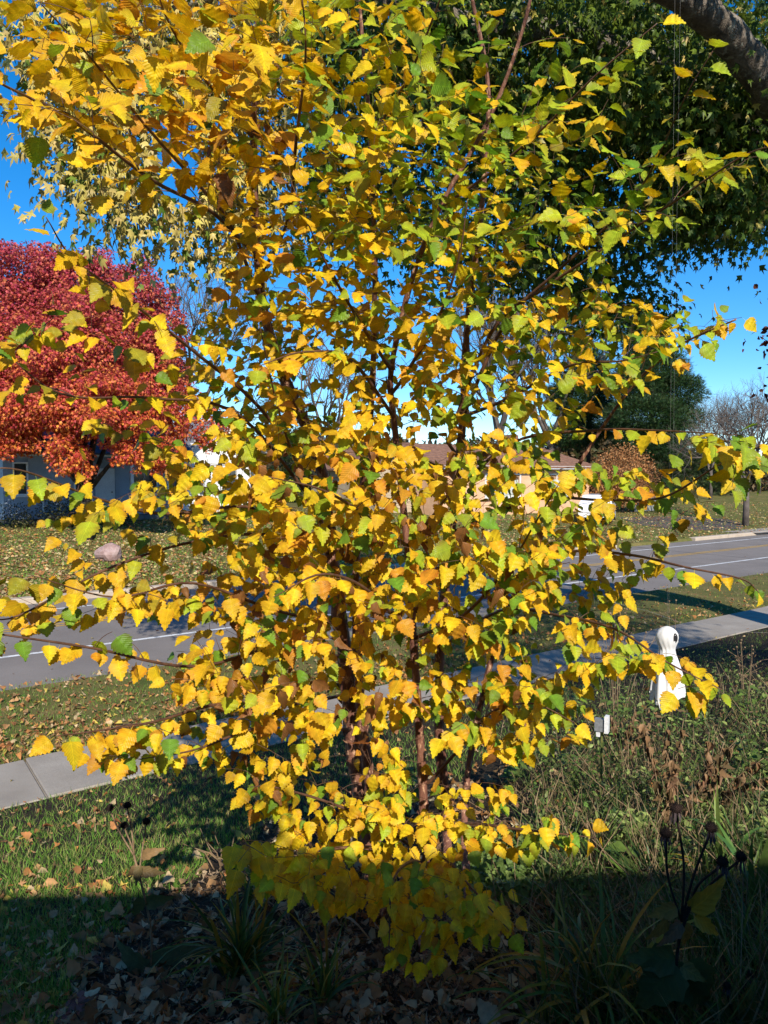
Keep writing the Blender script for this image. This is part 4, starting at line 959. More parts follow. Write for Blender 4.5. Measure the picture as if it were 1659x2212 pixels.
# evergreens
def conifer(name, px, dist, h, rad, label, cols=((.018, .045, .016), (.03, .07, .022), (.05, .10, .03)), z_off=0, n=9000, tuft=.30, skirt=.12, group=None, levels=13, power=.8):
    x = (px - 829.5)/F*dist; z = ground_z(x, dist); t = empty(name, (x, dist, z), 0, label, 'tree', group)
    tr = MB(); tr.tube([(0, 0, -.2), (0, 0, h*.5), (0, 0, h*.98)], [h*.022, h*.014, .02], 8); tr.build('trunk', M_bark_dark, t, smooth=True)
    br = MB(); P, U = [], []
    for i in range(levels):
        f = skirt + (1 - skirt)*i/levels; rr = rad*(1 - ((f - skirt)/(1 - skirt))**1.4)**power*random.uniform(.75, 1.1) + .1
        for a in np.arange(6)*1.047 + random.random()*3:
            r2 = rr*random.uniform(.7, 1.15); e = Vector((math.cos(a)*r2, math.sin(a)*r2, h*f + r2*.12)); s = Vector((0, 0, h*f - .1*r2))
            br.tube([s, (s+e)/2 - Vector((0, 0, r2*.06)), e], [.05, .03, .01], 4, cap=False)
            kk = int(n/levels/6); u = rng.random(kk)**.6; side = rng.normal(0, .16, (kk, 3))*r2*np.array([1, 1, .35])*(.4 + u[:, None])
            P.append(np.array(s)[None]*(1-u[:, None]) + np.array(e)[None]*u[:, None] + side); U.append(np.tile(np.array([math.cos(a), math.sin(a), .45]), (kk, 1)))
    tag(br.build('limbs', M_bark_dark, t), kind='stuff')
    P = np.vstack(P); U = np.vstack(U); k = len(P); tip = U + rng.normal(0, .45, (k, 3)); nr = rng.normal(0, 1, (k, 3)) + np.array([0, 0, 1.2])
    V = np.array([(0, 0, 0), (-.10, .9, .05), (.0, .25, 0), (.10, .95, 0), (-.45, .7, 0), (.45, .72, .05), (-.03, 0, 0), (0.03, 0, 0)]); T = np.array([(6, 1, 7), (6, 3, 7), (6, 4, 7), (6, 5, 7)])
    tmp = (V, T, np.stack([V[:, 0] + .5, V[:, 1]], 1)); c = np.array(cols)[rng.integers(0, len(cols), k)]
    me = scatter('needles', [tmp], P, basis(tip, nr), rng.uniform(tuft*.7, tuft*1.2, k), c); me.materials.append(M_tinyleaf); tag(link('needles', me, t), kind='stuff'); return t
def needle_temp():
    V = np.array([(-.03, 0, 0), (.03, 0, 0), (-.30, .75, .1), (-.14, .95, -.05), (.02, 1.0, .08), (.17, .92, 0), (.32, .7, .06)]); T = np.array([(0, 1, 2), (0, 1, 3), (0, 1, 4), (0, 1, 5), (0, 1, 6)])
    return V, T, np.stack([V[:, 0] + .5, V[:, 1]], 1)
def pine(px, dist, masses, label):
    x = (px - 829.5)/F*dist; o = Vector((x, dist, ground_z(x, dist))); bl_ = []
    for (mx, my, rx, ry) in masses:
        b_ = sb_(o, mx, my, rx, ry, rng.uniform(-.8, .8)); bl_.append(b_)
        for _ in range(10):
            d_ = rng.normal(0, 1, 3); d_ /= np.linalg.norm(d_); f_ = rng.uniform(.22, .38); bl_.append((b_[0] + d_[0]*b_[3]*.95, b_[1] + d_[1]*b_[4]*.9, b_[2] + d_[2]*b_[5]*.9, b_[3]*f_, b_[4]*f_, b_[5]*f_*.55))
    h = max(q[2] + q[5] for q in bl_)
    return leafy_tree('pine_tree', tuple(o), label, bl_, 260, .30, [(.018, .045, .016), (.03, .075, .022), (.055, .12, .03), (.04, .085, .035)], [needle_temp()], .2, h*.8, M_tinyleaf, shell=.4, down=-.15)
pine(1405, 56, [(1385, 730, 48, 52), (1415, 800, 74, 50), (1370, 830, 60, 50), (1450, 850, 62, 40), (1385, 900, 90, 42), (1470, 905, 40, 28), (1400, 960, 80, 34)], 'dark green pine standing behind the orange shrub across the street')
pine(1270, 62, [(1265, 800, 50, 55), (1250, 860, 70, 50), (1290, 910, 60, 40), (1240, 940, 60, 30)], 'second pine, half hidden by birch leaves above the tan house roof end')
for j, (px, d_, h_, r_2, lab) in enumerate([(1540, 66, 5.2, 2.6, 'low dark evergreen below the bare trees at right'), (1440, 64, 5.5, 3, 'low dark evergreen behind the board fence'), (620, 50, 8, 3, 'dark evergreen between the white gable and the beige gable')]):
    conifer('evergreen_tree', px, d_, h_, r_2, lab, n=4500, tuft=.5, power=.5, levels=9, skirt=.03)
# far wood: one mass of mixed trees along the horizon
P, U = crown_blobs([(x_, 78 + rng.uniform(-6, 8), rng.uniform(1.6, 3.0) + (1.2 if x_ < 22 else 0), 4.5, 3, rng.uniform(2.2, 3.6)) for x_ in np.arange(-60, 75, 4.0)], 20, .3)
k = len(P); tip = U + rng.normal(0, .5, (k, 3)); wcol = np.array([(.05, .06, .03), (.10, .075, .05), (.14, .10, .07), (.03, .05, .02), (.16, .09, .04)])
me = scatter('distant_wood', T_OVAL, P, basis(tip, U + rng.normal(0, .6, (k, 3))), rng.uniform(.35, .8, k), wcol[rng.integers(0, 5, k)]*rng.uniform(.7, 1.1, (k, 1))); me.materials.append(M_tinyleaf)
tag(link('distant_wood', me), 'far mass of brown and dark green woods along the horizon', 'trees', kind='stuff')
# foundation shrubs before the siding house
for px, py, rx, ry, lab in ((130, 1108, 55, 40, 'dark green shrub against the porch of the siding house'), (28, 1116, 42, 34, 'dark green shrub at the left corner of the siding house'), (235, 1114, 50, 30, 'low dark shrub just right of the red maple trunk'), (400, 1122, 45, 18, 'low shrub row under the shade-toned wall of the siding house')):
    o0 = on_ground(px, py + ry*.7); leafy_tree('foundation_shrub', (o0.x, o0.y, o0.z), lab, [sb_(o0, px, py, rx, ry), sb_(o0, px + rx*.5, py + ry*.3, rx*.6, ry*.6)], 400, .07, [(.02, .035, .012), (.04, .06, .015), (.06, .05, .02)], T_OVAL, .03, .2, M_tinyleaf, shell=.3, cat='shrub', group='shrubs along the siding house')
# purple leaved tree at the right edge
pk_ = [(.10, .012, .018), (.16, .025, .02), (.06, .01, .012), (.22, .06, .03)]
o0 = Vector((6.3, 9.0, ground_z(6.3, 9.0)))
def pb(px, py, rx, ry, dd=9.0): kk = dd/F; return ((px - 829.5)*kk - o0.x, dd - o0.y, (1020 - py)*kk + CAMZ - o0.z, rx*kk, rx*kk, ry*kk)
leafy_tree('purple_leaved_tree', tuple(o0), 'small tree with dark purple leaves hanging in at the right edge', [pb(1665, 740, 62, 75), pb(1760, 700, 110, 130), pb(1650, 640, 35, 35), pb(1655, 830, 35, 45), pb(1760, 850, 100, 100)], 300, .075, pk_, T_OVAL, .07, 1.6, M_tinyleaf, shell=.1)

# ------------------------------------------------------------------ sampling the ground
def sample_ground(k, x0, x1, y0, y1, a, b, n0, n1):
    """k random spots on the plane z = a + b*n, spread evenly as seen from the garden"""
    px = rng.uniform(x0, x1, k); py = rng.uniform(y0, y1, k)
    dx = (px - 829.5)/F; bb = -(py - 1106)/F; dy = cp + bb*sp_; dz = -sp_ + bb*cp
    nd = -SN*dx + CN*dy; den = dz - b*nd; t = (a - CAMZ)/np.where(np.abs(den) < 1e-6, 1e-6, den)
    P = np.stack([dx*t, dy*t, CAMZ + dz*t], 1); n = -SN*P[:, 0] + CN*P[:, 1]
    ok = (t > 0) & (t < 200) & (n > n0) & (n < n1); return P[ok], px[ok], py[ok]
BED = [(60, 2400), (150, 2160), (215, 2040), (300, 1965), (440, 1880), (560, 1790), (700, 1745), (900, 1705), (1050, 1655), (1150, 1560), (1300, 1495), (1500, 1455), (1659, 1405), (2400, 1300), (2400, 2400)]
bedx = np.array([q[0] for q in BED[:-1]]); bedy = np.array([q[1] for q in BED[:-1]])
def in_bed(px, py): return py + 14*np.sin(px*.043) + 9*np.sin(px*.11 + 1) > np.interp(px, bedx, bedy, left=9999)
NEAR = (1.85, -0.2403, -1.5, SW0); VERGE = (0.0, 0.0, SW1, RN0 + .04); FAR = (0.075*-RN1, 0.075, RN1 + .2, 36)

def grass(name, P, h, w, cols, label=None, lean=.45):
    k = len(P); up = np.array([0, 0, 1.0]) + rng.normal(0, lean, (k, 3))*np.array([1, 1, .15]); nr = rng.normal(0, 1, (k, 3)); M_ = basis(up, nr)
    M_ = M_[:, :, [0, 2, 1]].copy()            # blade template grows along z
    c = np.array(cols)[rng.integers(0, len(cols), k)]*rng.uniform(.7, 1.2, (k, 1))
    hh = rng.uniform(h*.5, h*1.35, k); ww = w/ h
    t = [blade(ww*.5, .5, 2), blade(ww*.5, .9, 2), blade(ww*.5, .2, 2)]
    me = scatter(name, t, P - np.array([0, 0, .004]), M_, hh, c); me.materials.append(M_grass)
    return tag(link(name, me), label, 'grass', kind='stuff')
GC = [(.10, .28, .03), (.15, .37, .04), (.22, .40, .06), (.08, .17, .03), (.30, .34, .09), (.38, .31, .14)]
P, px, py = sample_ground(260000, -350, 2000, 1330, 2330, *NEAR); P = P[~in_bed(px, py)]
pz = np.array([noise.noise(Vector((q[0]*1.1, q[1]*1.1, 3))) for q in P[::1]]); P = P[rng.random(len(P)) < np.clip(.85 + pz*.9, .35, 1)]
grass('lawn_grass', P, .055, .0042, GC, 'short green lawn grass between the garden bed and the sidewalk')
P, px, py = sample_ground(60000, -200, 1900, 1200, 1680, *VERGE)
grass('verge_grass', P, .06, .007, GC, 'grass on the verge between the sidewalk and the street')
P, px, py = sample_ground(70000, -200, 1900, 1085, 1320, *FAR)
grass('far_grass', P, .07, .03, GC + [(.22, .19, .07)], 'thin autumn grass on the lawns across the street')

FC_L = [(.50, .20, .07), (.42, .17, .07), (.55, .30, .15), (.33, .13, .06), (.58, .42, .26), (.45, .24, .12), (.60, .45, .10)]
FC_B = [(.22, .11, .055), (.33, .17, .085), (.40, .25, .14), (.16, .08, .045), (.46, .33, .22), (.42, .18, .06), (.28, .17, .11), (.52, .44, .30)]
def litter(name, P, size, cols, lift=.02, parts=0, label=None, parent=None, temps=None, tilt=.45):
    k = len(P); nr = np.array([0, 0, 1.0]) + rng.normal(0, tilt, (k, 3)); tip = rng.normal(0, 1, (k, 3))*np.array([1, 1, .2])
    M_ = basis(tip, nr); c = np.array(cols)[rng.integers(0, len(cols), k)]*rng.uniform(.65, 1.15, (k, 1))
    Q = P + np.array([0, 0, 1])*rng.uniform(.006, lift, k)[:, None]; sz = rng.uniform(size*.6, size*1.35, k)
    temps = temps or T_FALLEN; w = rng.integers(0, len(temps), k); r_ = np.ones(k, bool)
    if parts:
        _, _, dd = pix_arr(Q); qx, qy, _ = pix_arr(Q); sc = sz/dd*((qx > 0) & (qx < 1659) & (qy < 2212)); o_ = np.argsort(-sc)[:parts]; r_[o_] = False
        mes = [template_mesh('fallen_leaf', t, M_dry_o) for t in temps]
        for i in o_: place('fallen_leaf', mes[w[i]], Q[i], M_[i], float(sz[i]), c[i], parent)
    me = scatter(name, temps, Q[r_], M_[r_], sz[r_], c[r_], w[r_]); me.materials.append(M_dry)
    return tag(link(name, me, parent), label, 'leaf litter' if parent is None else None, kind='stuff')
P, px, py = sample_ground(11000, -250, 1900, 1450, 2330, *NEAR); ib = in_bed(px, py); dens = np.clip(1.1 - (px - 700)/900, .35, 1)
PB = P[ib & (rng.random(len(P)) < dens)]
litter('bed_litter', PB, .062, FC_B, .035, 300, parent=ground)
P, px, py = sample_ground(9000, -250, 2000, 1330, 2330, *NEAR); PL = P[~in_bed(px, py)]
cl = np.array([noise.noise(Vector((q[0]*.9, q[1]*.9, 9))) for q in PL]); PL = PL[rng.random(len(PL)) < np.clip(.62 + cl*1.7, .10, 1)]
litter('lawn_litter', PL, .06, FC_L, .045, label='dry orange and brown leaves scattered on the near lawn')
P, px, py = sample_ground(26000, -200, 1900, 1200, 1680, *VERGE)
n_ = -SN*P[:, 0] + CN*P[:, 1]; P = P[rng.random(len(P)) < np.where(n_ < 10.0, .9, .42)]
litter('verge_litter', P, .07, FC_L, .05, label='orange fallen leaves drifted along the verge by the sidewalk')
P, px, py = sample_ground(42000, -200, 1900, 1085, 1320, *FAR)
litter('far_litter', P, .11, FC_L + [(.65, .52, .28), (.6, .50, .2)], .05, label='pale yellow and tan leaves strewn over the lawns across the street', temps=T_OVAL)
P, px, py = sample_ground(420, -200, 1900, 1300, 1780, 0.02, 0, SW0, SW1)
P = P[rng.random(len(P)) < .35]; litter('sidewalk_litter', P, .05, FC_L, .012, label='few dry leaves lying on the concrete sidewalk', tilt=.15)
P, px, py = sample_ground(260, -100, 1700, 1150, 1500, -.115, 0, RN0, RN1); litter('road_litter', P, .06, FC_L, .012, label='few dry leaves lying on the asphalt street', temps=T_OVAL, tilt=.15)
# fine mulch: slivers of bark and stems
P, px, py = sample_ground(26000, -100, 1800, 1700, 2330, *NEAR); P = P[in_bed(px, py)]
sl_t = [(np.array([(-.06, 0, 0), (.06, 0, 0), (.03, 1, .05), (-.03, 1, .0)]), np.array([(0, 1, 2), (0, 2, 3)]), np.zeros((4, 2)))]
litter('mulch', P, .035, [(.06, .04, .03), (.12, .08, .055), (.22, .16, .11), (.03, .02, .016)], .03, temps=sl_t, label='fine brown mulch and broken stems in the shaded bed')

# ------------------------------------------------------------------ strap-leaved clumps
def strap(width, e0, e1, segs=7):
    pts = [np.array([0., 0., 0.])]; 
    for i in range(segs):
        e = math.radians(e0 + (e1 - e0)*((i + .5)/segs)**1.3); pts.append(pts[-1] + np.array([0, math.cos(e), math.sin(e)])/segs)
    V = []; 
    for i, q in enumerate(pts):
        t = i/segs; w = width*min(1, .55 + t*2)*(1 - t**3)
        V += [(-w, q[1], q[2] + w*.35), (w, q[1], q[2] + w*.35), (0, q[1], q[2])]
    T = []
    for i in range(segs):
        a = 3*i
        for l_, r_ in ((0, 2), (2, 1)): T += [(a+l_, a+r_, a+3+r_), (a+l_, a+3+r_, a+3+l_)]
    V = np.array(V); return V, np.array(T), np.stack([V[:, 0] + .5, V[:, 1]], 1)
ST_N = [template_mesh('blade', strap(.016, e0, e1), M_blade_o) for e0, e1 in ((85, 20), (80, -30), (75, -60), (88, 50), (65, -45), (78, -5))]
ST_W = [template_mesh('blade', strap(.030, e0, e1), M_blade_o) for e0, e1 in ((88, 75), (80, 50), (70, 25), (82, -20))]
def clump(name, loc, n, length, cols, label, temps, tilt=.25, radius=.05, cat='plant', group=None, az=None, spread=math.pi):
    t = empty(name, loc, 0, label, cat, group)
    for i in range(n):
        a = random.uniform(0, 2*math.pi) if az is None else az + random.uniform(-spread, spread)
        rr = radius*random.random()
        R = Matrix.Rotation(a, 3, 'Z') @ Matrix.Rotation(random.gauss(0, tilt), 3, 'Y') @ Matrix.Rotation(random.gauss(0, tilt*.6), 3, 'X')
        me_ = random.choice(temps); o = bpy.data.objects.new('blade', me_); COL.objects.link(o); o.parent = t
        s_ = length*random.uniform(.6, 1.2)
        o.matrix_basis = Matrix.Translation((math.cos(a)*rr, math.sin(a)*rr, -.01)) @ R.to_4x4() @ Matrix.Diagonal((s_, s_, s_, 1))
        c = np.array(random.choice(cols))*random.uniform(.75, 1.2); o.color = (*c, 1)
    return t
GRN = [(.05, .11, .025), (.07, .15, .03), (.10, .17, .03), (.04, .08, .02)]; YLW = [(.30, .26, .03), (.38, .22, .03), (.20, .20, .03)]; TAN = [(.36, .24, .12), (.28, .17, .08)]
LILY = 'grassy strap-leaved clumps in the bed'
for px, py, n, L, cols, lab in [
    (520, 2110, 75, .42, GRN*2 + YLW, 'large grassy clump with arching green blades, in the bed left of the birch base'),
    (560, 1960, 34, .38, GRN + YLW + TAN, 'grassy clump with yellowing blades just left of the lowest birch leaves'),
    (690, 2180, 30, .34, GRN + YLW, 'small green grassy clump at the bottom edge left of the middle'),
    (600, 2225, 26, .32, GRN + YLW, 'green grassy tuft cut by the bottom edge, below the large grassy clump'),
    (1290, 2215, 44, .50, YLW*2 + GRN, 'yellow green arching clump at the bottom edge right of the birch'),
    (1180, 2240, 26, .40, YLW + GRN + TAN, 'sprawling yellow blades at the bottom edge between the birch and the coneflowers'),
    (1500, 2060, 55, .34, GRN, 'dense bright green grassy clump behind the black coneflower heads'),
    (1600, 2120, 55, .34, GRN, 'dense green grassy clump at the right edge below the coneflowers'),
    (1400, 1960, 40, .34, GRN, 'green grassy clump left of the black coneflower heads'),
    (1560, 1960, 30, .32, GRN + YLW, 'green clump between the two tallest coneflower heads and the iris'),
    (760, 1990, 24, .34, TAN + YLW, 'tangle of dry tan and orange blades under the lowest birch branch')]:
    p = on_ground(px, py); clump('daylily_clump', tuple(p), int(n*1.25), L, cols, lab, ST_N, group=LILY, radius=.06)
IR = 'iris fans on the right'
for px, py, n, L, lab in [(1640, 2000, 6, .62, 'tall upright iris fan at the right edge'), (1555, 1935, 6, .42, 'wide-bladed iris fan behind the coneflower heads'), (1330, 1700, 4, .30, 'single pale iris blades standing left of the dead brown stalks'), (1600, 1880, 5, .40, 'iris fan with drooping blades right of the coneflower heads'), (1480, 1700, 3, .34, 'yellowing iris blade right of the dead brown stalks')]:
    p = on_ground(px, py); clump('iris_plant', tuple(p), n, L, [(.07, .16, .04), (.10, .20, .045), (.20, .27, .06)], lab, ST_W, tilt=.22, radius=.03, group=IR)

# ------------------------------------------------------------------ tangled growth on the right
P, px, py = sample_ground(52000, 1060, 2100, 1440, 2300, *NEAR); ok = in_bed(px, py) & (px > 1080 + (py - 1500)*.25); P = P[ok]; px = px[ok]; py = py[ok]
hmax = np.clip(.34 - (py - 1600)*.0004, .07, .36)*np.array([.55 + .9*abs(noise.noise(Vector((q[0]*2.2, q[1]*2.2, 5)))) for q in P])
Q = P + np.array([0, 0, 1])*(rng.random(len(P))**.8*hmax)[:, None]
k = len(Q); U_ = rng.normal(0, 1, (k, 3)); tip = U_*np.array([1, 1, .4]) + np.array([0, 0, -.1]); nr = np.array([.1, -.5, .9]) + rng.normal(0, .5, (k, 3))
gcol = np.array([(.03, .075, .016), (.055, .13, .022), (.10, .21, .04), (.045, .09, .03), (.26, .34, .10), (.12, .09, .035), (.24, .14, .08)])
patch = np.array([noise.noise(Vector((q[0]*1.6, q[1]*1.6, 15))) for q in Q]); gi = rng.integers(0, 5, k); gi[(patch > .12) & (rng.random(k) < .35)] = 6; gi[(patch < -.2) & (rng.random(k) < .4)] = 4
dens_ = np.array([noise.noise(Vector((q[0]*3.1, q[1]*3.1, 41))) for q in Q]); big = np.array([noise.noise(Vector((q[0]*1.9, q[1]*1.9, 77))) for q in Q])
kp = rng.random(k) < np.clip(.62 + dens_*2.2, .06, 1); sz_ = np.clip(rng.uniform(.011, .030, k)*(1 + 1.5*np.clip(big, 0, .5)), .01, .06)
cc_ = gcol[gi]*rng.uniform(.55, 1.3, (k, 1))*(1 + .5*big[:, None]); tip = tip + np.array([0, 0, .5])*rng.normal(0, 1, (k, 1))
T_UG = [oval_leaf(.16, .1, .3), oval_leaf(.24, .2, .5), oval_leaf(.12, .1, .1), oval_leaf(.30, .3, .2)]
me = scatter('undergrowth', T_UG, Q[kp], basis(tip, nr)[kp], (sz_*1.35)[kp], cc_[kp]); me.materials.append(M_tinyleaf)
tag(link('undergrowth', me), 'dense tangle of small green and brown leaves filling the right side of the garden', 'undergrowth', kind='stuff')
P, px, py = sample_ground(14000, 1060, 2100, 1460, 2300, *NEAR); ok = in_bed(px, py) & (px > 1060 + (py - 1500)*.25)
grass('wild_grass', P[ok], .26, .005, [(.05, .11, .02), (.08, .16, .03), (.12, .20, .05), (.04, .08, .02), (.20, .17, .08), (.30, .22, .12), (.36, .27, .16), (.16, .10, .06)], 'long thin tangled grass among the plants on the right', lean=.75)
P, px, py = sample_ground(900, 1080, 2100, 1460, 2200, *NEAR); P = P[in_bed(px, py)]
sm = MB()
for q in P[::2]:
    h = random.uniform(.12, .42); d = Vector(rng.normal(0, .4, 3)); q = Vector(q); e = q + Vector((d.x*h, d.y*h, h)); m = (q + e)/2 + Vector(rng.normal(0, .03, 3))
    sm.tube([q, m, e], [.0022, .0018, .001], 3, cap=False)
tag(sm.build('dry_stems', M_stalk), 'thin dry stems standing among the undergrowth', 'stems', kind='stuff')
# small leaves in the middle behind and under the birch
P, px, py = sample_ground(2600, 980, 1330, 1820, 1960, *NEAR); k = len(P); Q = P + np.array([0, 0, 1])*rng.uniform(.01, .10, k)[:, None]
me = scatter('ground_cover', [birch_leaf(3, .2, .3)], Q, basis(rng.normal(0, 1, (k, 3))*np.array([1, 1, .3]), np.array([0, -.4, 1]) + rng.normal(0, .35, (k, 3))), rng.uniform(.02, .05, k), np.array([(.10, .20, .04), (.07, .14, .03), (.20, .30, .08)])[rng.integers(0, 3, k)]); me.materials.append(M_tinyleaf)
tag(link('ground_cover', me), 'low bright green leafy ground cover right of the birch base', 'ground cover', kind='stuff')

# ------------------------------------------------------------------ leafy perennials and dead stalks
T_DEADL = [template_mesh('leaf', t, M_dry_o) for t in T_BIRCH_DEAD]
T_BIG = template_mesh('leaf', birch_leaf(4, .25, .45, 0, .30), leaf_mat('broad_leaf', True, trans=.25, veins=6, rough=.5))
def stalk_plant(name, loc, stems, leaf, label, mat, cat='plant', group=None, cols=GRN, drop=0.0, r=.003):
    """stems: list of control point lists relative to loc; leaf = (spacing, size)"""
    t = empty(name, loc, 0, label, cat, group)
    for st in stems:
        pts = smooth_path([Vector(q) for q in st], 5); b = MB(); b.tube(pts, np.linspace(r, r*.55, len(pts)), 5); b.build('stem', mat, t, smooth=True)
        if leaf:
            for i in [q for q in range(2, len(pts) - 1) for _ in range(3 if drop > .3 else 1)]:
                if random.random() > leaf[0]: continue
                a = random.uniform(0, 6.28); tip = np.array([[math.cos(a), math.sin(a), .1 - drop*2.2]]); nr = np.array([[0, -.3, 1.0]]) if drop < .3 else np.array([[math.cos(a), math.sin(a) - .5, .3]])
                M_ = basis(tip, nr)[0]; o = bpy.data.objects.new('leaf', random.choice(T_DEADL) if drop > .3 else T_BIG); COL.objects.link(o); o.parent = t
                s_ = leaf[1]*random.uniform(.6, 1.4); q = pts[i]
                o.matrix_basis = Matrix([[M_[x][y]*s_*(.8 if drop > .3 and y == 0 else 1) for y in range(3)] + [q[x]] for x in range(3)] + [[0, 0, 0, 1]])
                c = np.array(random.choice(cols))*random.uniform(.75, 1.2); o.color = (*c, 1)
    return t
DEADC = [(.12, .06, .035), (.19, .095, .055), (.08, .045, .03), (.28, .16, .10)]
for px, py, h, nst, lab in [(1440, 1800, .62, 6, 'tall dead brown perennial with shrivelled drooping leaves below the hanging ghost'), (1520, 1780, .50, 5, 'dead brown perennial with curled leaves right of the ghost'), (1350, 1650, .40, 4, 'low withered brown perennial left of the ghost')]:
    p = on_ground(px, py); st = []
    for i in range(nst):
        a = random.gauss(0, .14); c_ = random.gauss(0, .14); st.append([(a*.2, c_*.2, 0), (a*.6, c_*.6, h*.5), (a*1.3, c_*1.3, h*random.uniform(.8, 1.05))])
    stalk_plant('dead_perennial', tuple(p), st, (1.0, .052), lab, M_stalk, group='dead brown perennials', cols=DEADC, drop=.9)
for px, py, h, nst, sz, lab in [(845, 1770, .34, 5, .075, 'young green leafy plant between the two birch stems'), (1210, 1560, .42, 6, .07, 'green leafy perennial behind the right side of the birch'), (1330, 1600, .44, 6, .06, 'green leafy perennial under the lower right birch branch'),
    (1600, 1560, .34, 7, .06, 'dark green leafy perennial at the right edge below the sidewalk'), (1650, 1700, .30, 7, .06, 'bushy green perennial at the right edge, level with the coneflower heads'), (1100, 1700, .30, 6, .055, 'small leafy perennial just right of the birch stems'),
    (1420, 1990, .16, 5, .08, 'low broad-leaved plant behind the black coneflower heads'), (1250, 1700, .26, 6, .05, 'low green perennial among dry stems right of the birch'), (1500, 1560, .36, 6, .06, 'leafy perennial right below the hanging ghost')]:
    p = on_ground(px, py); st = []
    for i in range(nst): a = random.gauss(0, .12); c_ = random.gauss(0, .12); st.append([(a*.2, c_*.2, 0), (a*.7, c_*.7, h*.5), (a*1.2, c_*1.2, h*random.uniform(.8, 1.1))])
    stalk_plant('leafy_perennial', tuple(p), st, (.95, sz), lab, M_greenstalk, group='green leafy perennials', cols=[(.07, .15, .03), (.11, .21, .04), (.05, .10, .025)])
# dry seed-head plants against the road
def ball(mb, c, r, seg=6, rings=4):
    V = [(c[0], c[1], c[2] + r)]
    for i in range(1, rings):
        th = math.pi*i/rings
        for j in range(seg): V.append((c[0] + r*math.sin(th)*math.cos(6.283*j/seg), c[1] + r*math.sin(th)*math.sin(6.283*j/seg), c[2] + r*math.cos(th)))
    V.append((c[0], c[1], c[2] - r)); fs = [(0, 1+j, 1+(j+1) % seg) for j in range(seg)]
    for i in range(rings-2):
        for j in range(seg): a = 1+i*seg; fs.append((a+j, a+seg+j, a+seg+(j+1) % seg, a+(j+1) % seg))
    a = 1+(rings-2)*seg; n_ = len(V)-1; fs += [(a+j, n_, a+(j+1) % seg) for j in range(seg)]
    mb.add(V, fs)
for px, py, top_, w_, k_, lab in [(1330, 1590, 1300, .26, 12, 'tall dry branching plant with small round seed heads left of the ghost'), (1450, 1560, 1290, .06, 3, 'few dry seed-head stems rising behind the ghost'), (1610, 1560, 1380, .10, 5, 'dry branching stems at the right edge below the sidewalk')]:
    p = on_ground(px, py); h = (py - top_)*p.y/F; t = empty('seed_head_plant', tuple(p), 0, lab, 'plant', 'dry seed-head plants')
    for i in range(k_):
        a = random.gauss(0, w_*.7); c_ = random.gauss(0, .1); hh = h*random.uniform(.75, 1.02)
        pts = smooth_path([(a*.15, c_*.2, 0), (a*.6, c_*.6, hh*.55), (a*1.3, c_, hh)], 5); b = MB(); b.tube(pts, np.linspace(.0035, .0014, len(pts)), 4); stm = b.build('stem', M_stalk, t)
        hb = MB(); ball(hb, pts[-1], .009)
        for m in range(3):
            q = pts[random.randint(5, 9)]; e = q + Vector((random.gauss(0, .09), random.gauss(0, .06), random.uniform(.04, .13)))
            hb.tube([q, (q+e)/2 + Vector((0, 0, .015)), e], .0012, 3, cap=False); ball(hb, e, .007)
        tag(hb.build('seed_heads', M_stalk, stm), kind='stuff')

# unseen shrubs added behind the viewer to break up the eave's shadow edge
for x_, y_, lab, bl_ in ((3.3, -1.55, 'unseen tall shrub right of the viewer, added to roughen the eave shadow', [(0, 0, 2.2, .8, .4, .62), (.9, 0, 2.1, .6, .4, .6), (-.7, 0, 2.0, .5, .35, .55), (.3, 0, 2.7, .35, .3, .3)]), (.55, -1.7, 'unseen narrow shrub behind the viewer, added to roughen the eave shadow', [(0, 0, 2.1, .34, .25, .6), (.1, 0, 2.6, .2, .2, .28)])):
    leafy_tree('added_shade_shrub', (x_, y_, 2.2), lab, bl_, 900, .05, [(.04, .09, .02), (.07, .13, .03)], T_OVAL, .03, 1.6, M_tinyleaf, shell=.2, cat='shrub')
# coneflowers
M_cone = rough_mat('cone_black', (0.010, 0.006, 0.005), (0.03, 0.016, 0.012), 60, 0.9, 0.4)
M_petal = rough_mat('withered_petal', (0.05, 0.035, 0.035), (0.10, 0.075, 0.075), 40, 0.9, 0.3)
def cone_head(t, c, r, petals=True):
    b = MB(); ball(b, (c.x, c.y, c.z), r*.72, 10, 7)
    ga = math.pi*(3 - math.sqrt(5)); K = 150
    for i in range(K):
        zz = 1 - 1.55*i/K; rr = math.sqrt(max(0, 1 - zz*zz)); d = Vector((rr*math.cos(ga*i), rr*math.sin(ga*i), zz)); o = d.orthogonal().normalized()*r*.07; o2 = d.cross(o)
        q = Vector(c) + d*r*.66; e = Vector(c) + d*r*random.uniform(1.0, 1.15); b.add([q + o, q - o*.5 + o2*.8, q - o*.5 - o2*.8, e], [(0, 1, 3), (1, 2, 3), (2, 0, 3)])
    h = b.build('seed_cone', M_cone, t)
    if petals:
        b = MB()
        for j in range(9):
            a = j*.7 + random.random()*.3; L = r*random.uniform(1.3, 2.2); q = Vector(c) + Vector((math.cos(a), math.sin(a), 0))*r*.6 - Vector((0, 0, r*.4)); s_ = Vector((-math.sin(a), math.cos(a), 0))*r*.14
            q2 = q + Vector((math.cos(a)*.25*r, math.sin(a)*.25*r, -L*.6)); q3 = q2 + Vector((random.gauss(0, .1)*r, 0, -L*.4))
            b.add([q - s_, q + s_, q2 + s_*1.3, q2 - s_*1.3, q3], [(0, 1, 2, 3), (3, 2, 4)])
        tag(b.build('withered_petals', M_petal, h), kind='stuff')
D0 = 1.95
